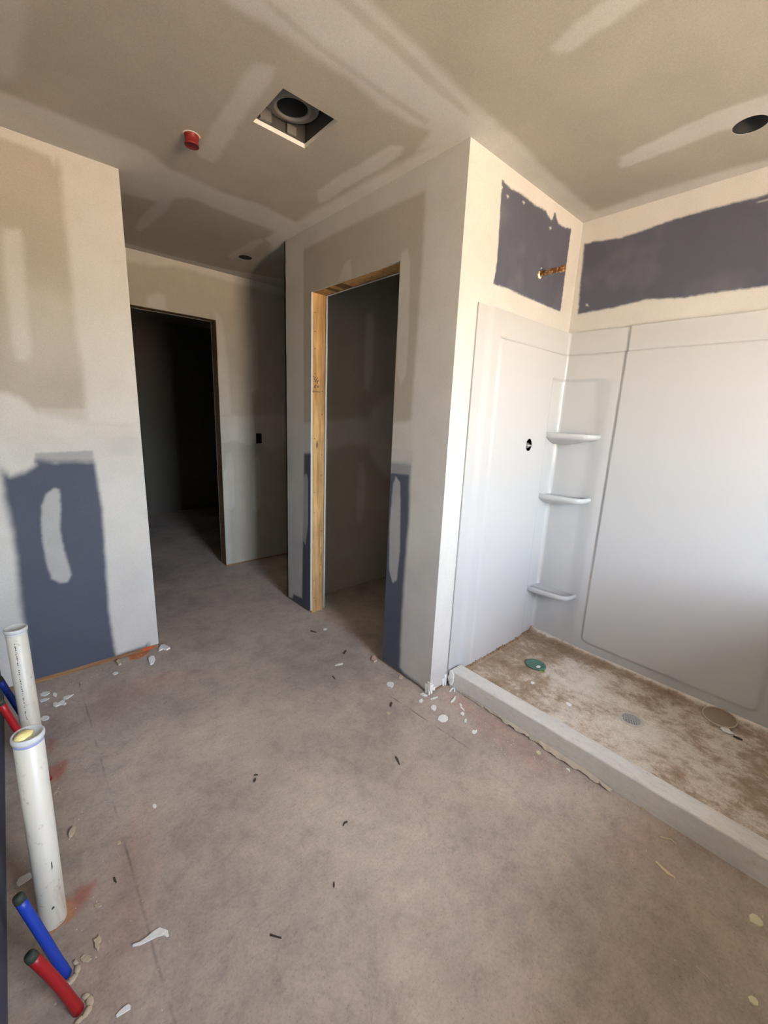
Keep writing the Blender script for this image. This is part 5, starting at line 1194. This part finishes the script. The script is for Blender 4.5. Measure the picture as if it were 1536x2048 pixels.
# ------------------------------------------------------------------ pipes at the vanity wall
def pvc(p0, p1, label, foam, prints):
    e = empty('drain_pipe', p0)
    tag(e, label, 'pipe', 'white drain stubs by the vanity wall')
    p0, p1 = Vector(p0), Vector(p1)
    L_ = (p1 - p0).length
    mm = frame_to(p0, p1)
    bm = bmesh.new(); lathe(bm, [(.0300, 0), (.0300, L_ - .004), (.027, L_ - .002)], 40, mm)
    from_bm('pipe', bm, M_PVC, e, True)
    bm = bmesh.new()
    lathe(bm, [(.0302, L_ - .016), (.0325, L_ - .014), (.0333, L_ - .010), (.0333, L_ - .003), (.0315, L_), (.029, L_), (.028, L_ - .0025), (0, L_ - .0025)], 40, mm)
    from_bm('test_cap', bm, M_CAP, e, True)
    bm = bmesh.new(); lathe(bm, [(.0301, L_ - .023), (.0306, L_ - .022), (.0306, L_ - .015), (.0301, L_ - .0145)], 40, mm)
    tag(from_bm('primer_ring', bm, M_PURPLE if foam else M_CAP, e, True), 'purple primer line under the cap' if foam else None)
    if foam:
        bm = bmesh.new()
        bmesh.ops.create_icosphere(bm, subdivisions=3, radius=1, matrix=mm @ Matrix.Translation((-.002, .008, L_ - .002)) @ Matrix.Rotation(math.radians(30), 4, 'Z') @ Matrix.Diagonal((.014, .020, .010, 1)))
        for v in bm.verts:
            v.co += Vector((random.uniform(-1, 1), random.uniform(-1, 1), random.uniform(-1, 1))) * .0012
        tag(from_bm('foam_blob', bm, M_FOAM, e, True), 'yellow foam blob on the cap')
    if prints:                                            # the worn black line of print down the pipe
        bm = bmesh.new()
        zz = .06
        q = mm.to_quaternion()
        a0 = math.atan2(-(p0.y), -(p0.x)) - .30
        while zz < L_ - .05:
            if random.random() < .82:
                hgt, wd = random.uniform(.003, .006), random.uniform(.05, .11)
                a = a0 + random.uniform(-.03, .03)
                vs = []
                for (da, dz) in ((-wd / 2, 0), (wd / 2, 0), (wd / 2, hgt), (-wd / 2, hgt)):
                    vs.append(bm.verts.new(mm @ (mm.to_3x3().inverted() @ Vector((math.cos(a + da) * .0303, math.sin(a + da) * .0303, 0)) * 1.0 + Vector((0, 0, zz + dz)))))
                bm.faces.new(vs)
            zz += random.uniform(.006, .011)
        tag(from_bm('pipe_print', bm, M_PRINT, e), 'worn black print line', kind='stuff')
    else:
        a0 = math.atan2(-(p0.y), -(p0.x))
        for (zz, hgt, da0, wd) in ((.185, .030, .35, .10), (.065, .010, .05, .22)):
            bm = bmesh.new()
            vs = []
            for (da, dz) in ((-wd / 2, 0), (wd / 2, hgt * .3), (wd / 2 * .6, hgt), (-wd / 2 * .8, hgt * .8)):
                a = a0 + da0 + da
                vs.append(bm.verts.new(mm @ (mm.to_3x3().inverted() @ Vector((math.cos(a) * .0303, math.sin(a) * .0303, 0)) + Vector((0, 0, zz + dz)))))
            bm.faces.new(vs)
            tag(from_bm('scuff_mark', bm, M_PRINT, e), 'dark scuff mark')
    return e


pvc((-.055, 1.215, 0), (-.0445, 1.217, .585), 'nearer white plastic drain stub with yellow foam blob on its cap', True, False)
pvc((-.055, 1.85, 0), (-.053, 1.85, .600), 'farther white plastic drain stub with a line of black print', False, True)


def pex(p0, p1, bend, mat, label, endmat, collar):
    nm = 'supply_tube'
    e = empty(nm, p0)
    tag(e, label, 'pipe', 'supply tubes by the vanity wall')
    p0, p1 = Vector(p0), Vector(p1)
    mid = (p0 + p1) / 2 + Vector(bend)
    pts = []
    for k in range(13):
        t = k / 12
        pts.append((1 - t) ** 2 * p0 + 2 * t * (1 - t) * mid + t * t * p1)
    bm = bmesh.new(); tube(bm, pts, [.0122] * 2 + [.0112] * 11, 20)
    from_bm('tube', bm, mat, e, True)
    d = (pts[-1] - pts[-2]).normalized()
    bm = bmesh.new(); tube(bm, [pts[-1] - d * .004, pts[-1] + d * .008, pts[-1] + d * .013], [.0116, .0112, .0095], 16)
    tag(from_bm('end_plug', bm, endmat, e, True), 'dark end')
    if collar:
        bm = bmesh.new()
        for (ang, rad, w_) in collar:
            c0 = p0 + Vector((math.cos(ang) * rad, math.sin(ang) * rad, 0))
            bmesh.ops.create_icosphere(bm, subdivisions=2, radius=1, matrix=Matrix.Translation((c0.x, c0.y, .001)) @ Matrix.Rotation(ang, 4, 'Z') @ Matrix.Diagonal((w_ * .6, w_, .004, 1)))
        for v in bm.verts:
            v.co += Vector((random.uniform(-1, 1), random.uniform(-1, 1), 0)) * .001
            v.co.z = max(v.co.z, .0002)
        tag(from_bm('compound_collar', bm, M_BEIGE, e, True), 'beige compound smeared round the foot')
    return e


pex((-.042, 1.050, 0), (-.100, 1.089, .25), (0, 0, .004), M_BLUE, 'nearer blue supply tube leaning toward the wall', M_DARKEND,
    [(-.2, .022, .012), (-1.1, .022, .014), (-1.8, .02, .01), (.6, .024, .009)])
pex((-.028, .955, 0), (-.088, .979, .20), (.004, 0, .01), M_RED, 'nearer red supply tube with a dark end', M_DARKEND,
    [(.1, .022, .014), (-.8, .022, .013), (.8, .024, .011), (-1.6, .021, .010)])
pex((-.037, 2.00, 0), (-.124, 2.00, .34), (0, 0, 0), M_BLUE, 'farther blue supply tube behind the printed white stub', M_DARKEND, None)
pex((-.030, 1.775, 0), (-.118, 1.775, .37), (0, 0, 0), M_RED, 'farther red supply tube beside the printed white stub', M_DARKEND, None)

# ------------------------------------------------------------------ things lying on the pan
g_ = empty('green_lid', (2.076, .975, .052))
tag(g_, 'dirty green plastic lid lying on the dusty shower pan', 'lid')
mg = Matrix.Translation((2.076, .975, .0555)) @ Matrix.Rotation(math.radians(4), 4, 'Y')
bm = bmesh.new(); lathe(bm, [(0, 0), (.054, 0), (.056, .003), (.055, .006), (.050, .0065), (.048, .005), (0, .005)], 36, mg)
from_bm('disc', bm, M_GREEN, g_, True)
bm = bmesh.new()
add_box(bm, -.012, .012, -.014, .014, 0, .005, .001)
bmesh.ops.transform(bm, matrix=Matrix.Translation((2.052, .925, .052)) @ Matrix.Rotation(math.radians(35), 4, 'Z'), verts=bm.verts[:])
tag(from_bm('tab', bm, M_LIME, g_), 'lime green tab')
bm = bmesh.new()
pts = [(-.016, -.004), (-.008, -.013), (.004, -.012), (.015, -.006), (.012, .004), (.004, .008), (-.001, .001), (-.007, .006), (-.014, .004)]
top = [bm.verts.new(mg @ Vector((px_ - .016, py_ - .022, .0075))) for px_, py_ in pts]
bot = [bm.verts.new(mg @ Vector((px_ - .016, py_ - .022, .005))) for px_, py_ in pts]
bm.faces.new(top)
for i in range(len(pts)):
    bm.faces.new((top[i], bot[i], bot[(i + 1) % len(pts)], top[(i + 1) % len(pts)]))
tag(from_bm('compound_spot', bm, M_WHITE, g_), 'white compound spot')

l_ = empty('round_lid', (2.362, .193, .055))
tag(l_, 'round lid coated in brown dust leaning at the back of the shower pan', 'lid')
ml = Matrix.Translation((2.362, .196, .062)) @ Matrix.Rotation(math.radians(-7), 4, 'Y')
bm = bmesh.new(); lathe(bm, [(0, .004), (.062, .004), (.063, 0), (0, 0)], 40, ml)
from_bm('disc', bm, M_DUSTY, l_, True)
bm = bmesh.new(); lathe(bm, [(.0625, -.002), (.066, -.002), (.067, .004), (.065, .0065), (.062, .0055), (.0615, .002), (.0625, -.002)], 48, ml)
tag(from_bm('rim', bm, M_RIM, l_, True), 'pale raised rim')

# ------------------------------------------------------------------ chips, shavings and splinters
CM = {'white': M_WHITE, 'beige': M_BEIGE, 'pink': M_PINK, 'cream': M_CREAM, 'paleWood': M_PALEW, 'darkWood': M_DARKW}
for (name, label, cat, mk, h, z, grp, poly) in CHIPS:
    bm = bmesh.new()
    cx, cy = sum(p[0] for p in poly) / len(poly), sum(p[1] for p in poly) / len(poly)
    top = [bm.verts.new((cx + (x - cx) * .94, cy + (y - cy) * .94, h * random.uniform(.6, 1.0))) for x, y in poly]
    bot = [bm.verts.new((x, y, 0.0)) for x, y in poly]
    bm.faces.new(top); bm.faces.new(bot[::-1])
    for i in range(len(poly)):
        bm.faces.new((top[i], bot[i], bot[(i + 1) % len(poly)], top[(i + 1) % len(poly)]))
    bmesh.ops.translate(bm, vec=(-cx, -cy, 0), verts=bm.verts[:])
    bmesh.ops.triangulate(bm, faces=bm.faces[:])
    o = from_bm(name, bm, CM[mk])
    o.location = (cx, cy, z + .0005)
    tag(o, label, cat, grp)

# uncountable crumbs of compound and grit
bm = bmesh.new()
def crumb(x, y, r, z=0.0):
    m_ = Matrix.Translation((x, y, z + r * .3)) @ Matrix.Rotation(random.uniform(0, 6), 4, 'Z') @ Matrix.Diagonal((r, r * random.uniform(.5, 1), r * .5, 1))
    bmesh.ops.create_icosphere(bm, subdivisions=1, radius=1, matrix=m_)
for _ in range(130):                                       # under the shower corner and along the curb
    t = random.random() ** 1.3
    crumb(1.40 + .17 * random.random() + .0 * t, 1.19 - .75 * t + random.uniform(-.03, .03), random.uniform(.0012, .0035))
for _ in range(60):
    crumb(random.uniform(-.02, .5), LY - abs(random.gauss(0, .12)), random.uniform(.001, .0035))
for _ in range(110):
    crumb(random.uniform(-.12, .12), random.uniform(.75, 2.4), random.uniform(.001, .003))
for _ in range(120):
    crumb(random.uniform(.1, 1.5), random.uniform(-.2, 2.4), random.uniform(.0007, .002))
cr_ = from_bm('crumbs', bm, new_mat('compound_crumbs', (0.62, 0.57, 0.50), 0.9))
tag(cr_, 'tiny pale compound crumbs strewn on the concrete', 'crumbs', kind='stuff')
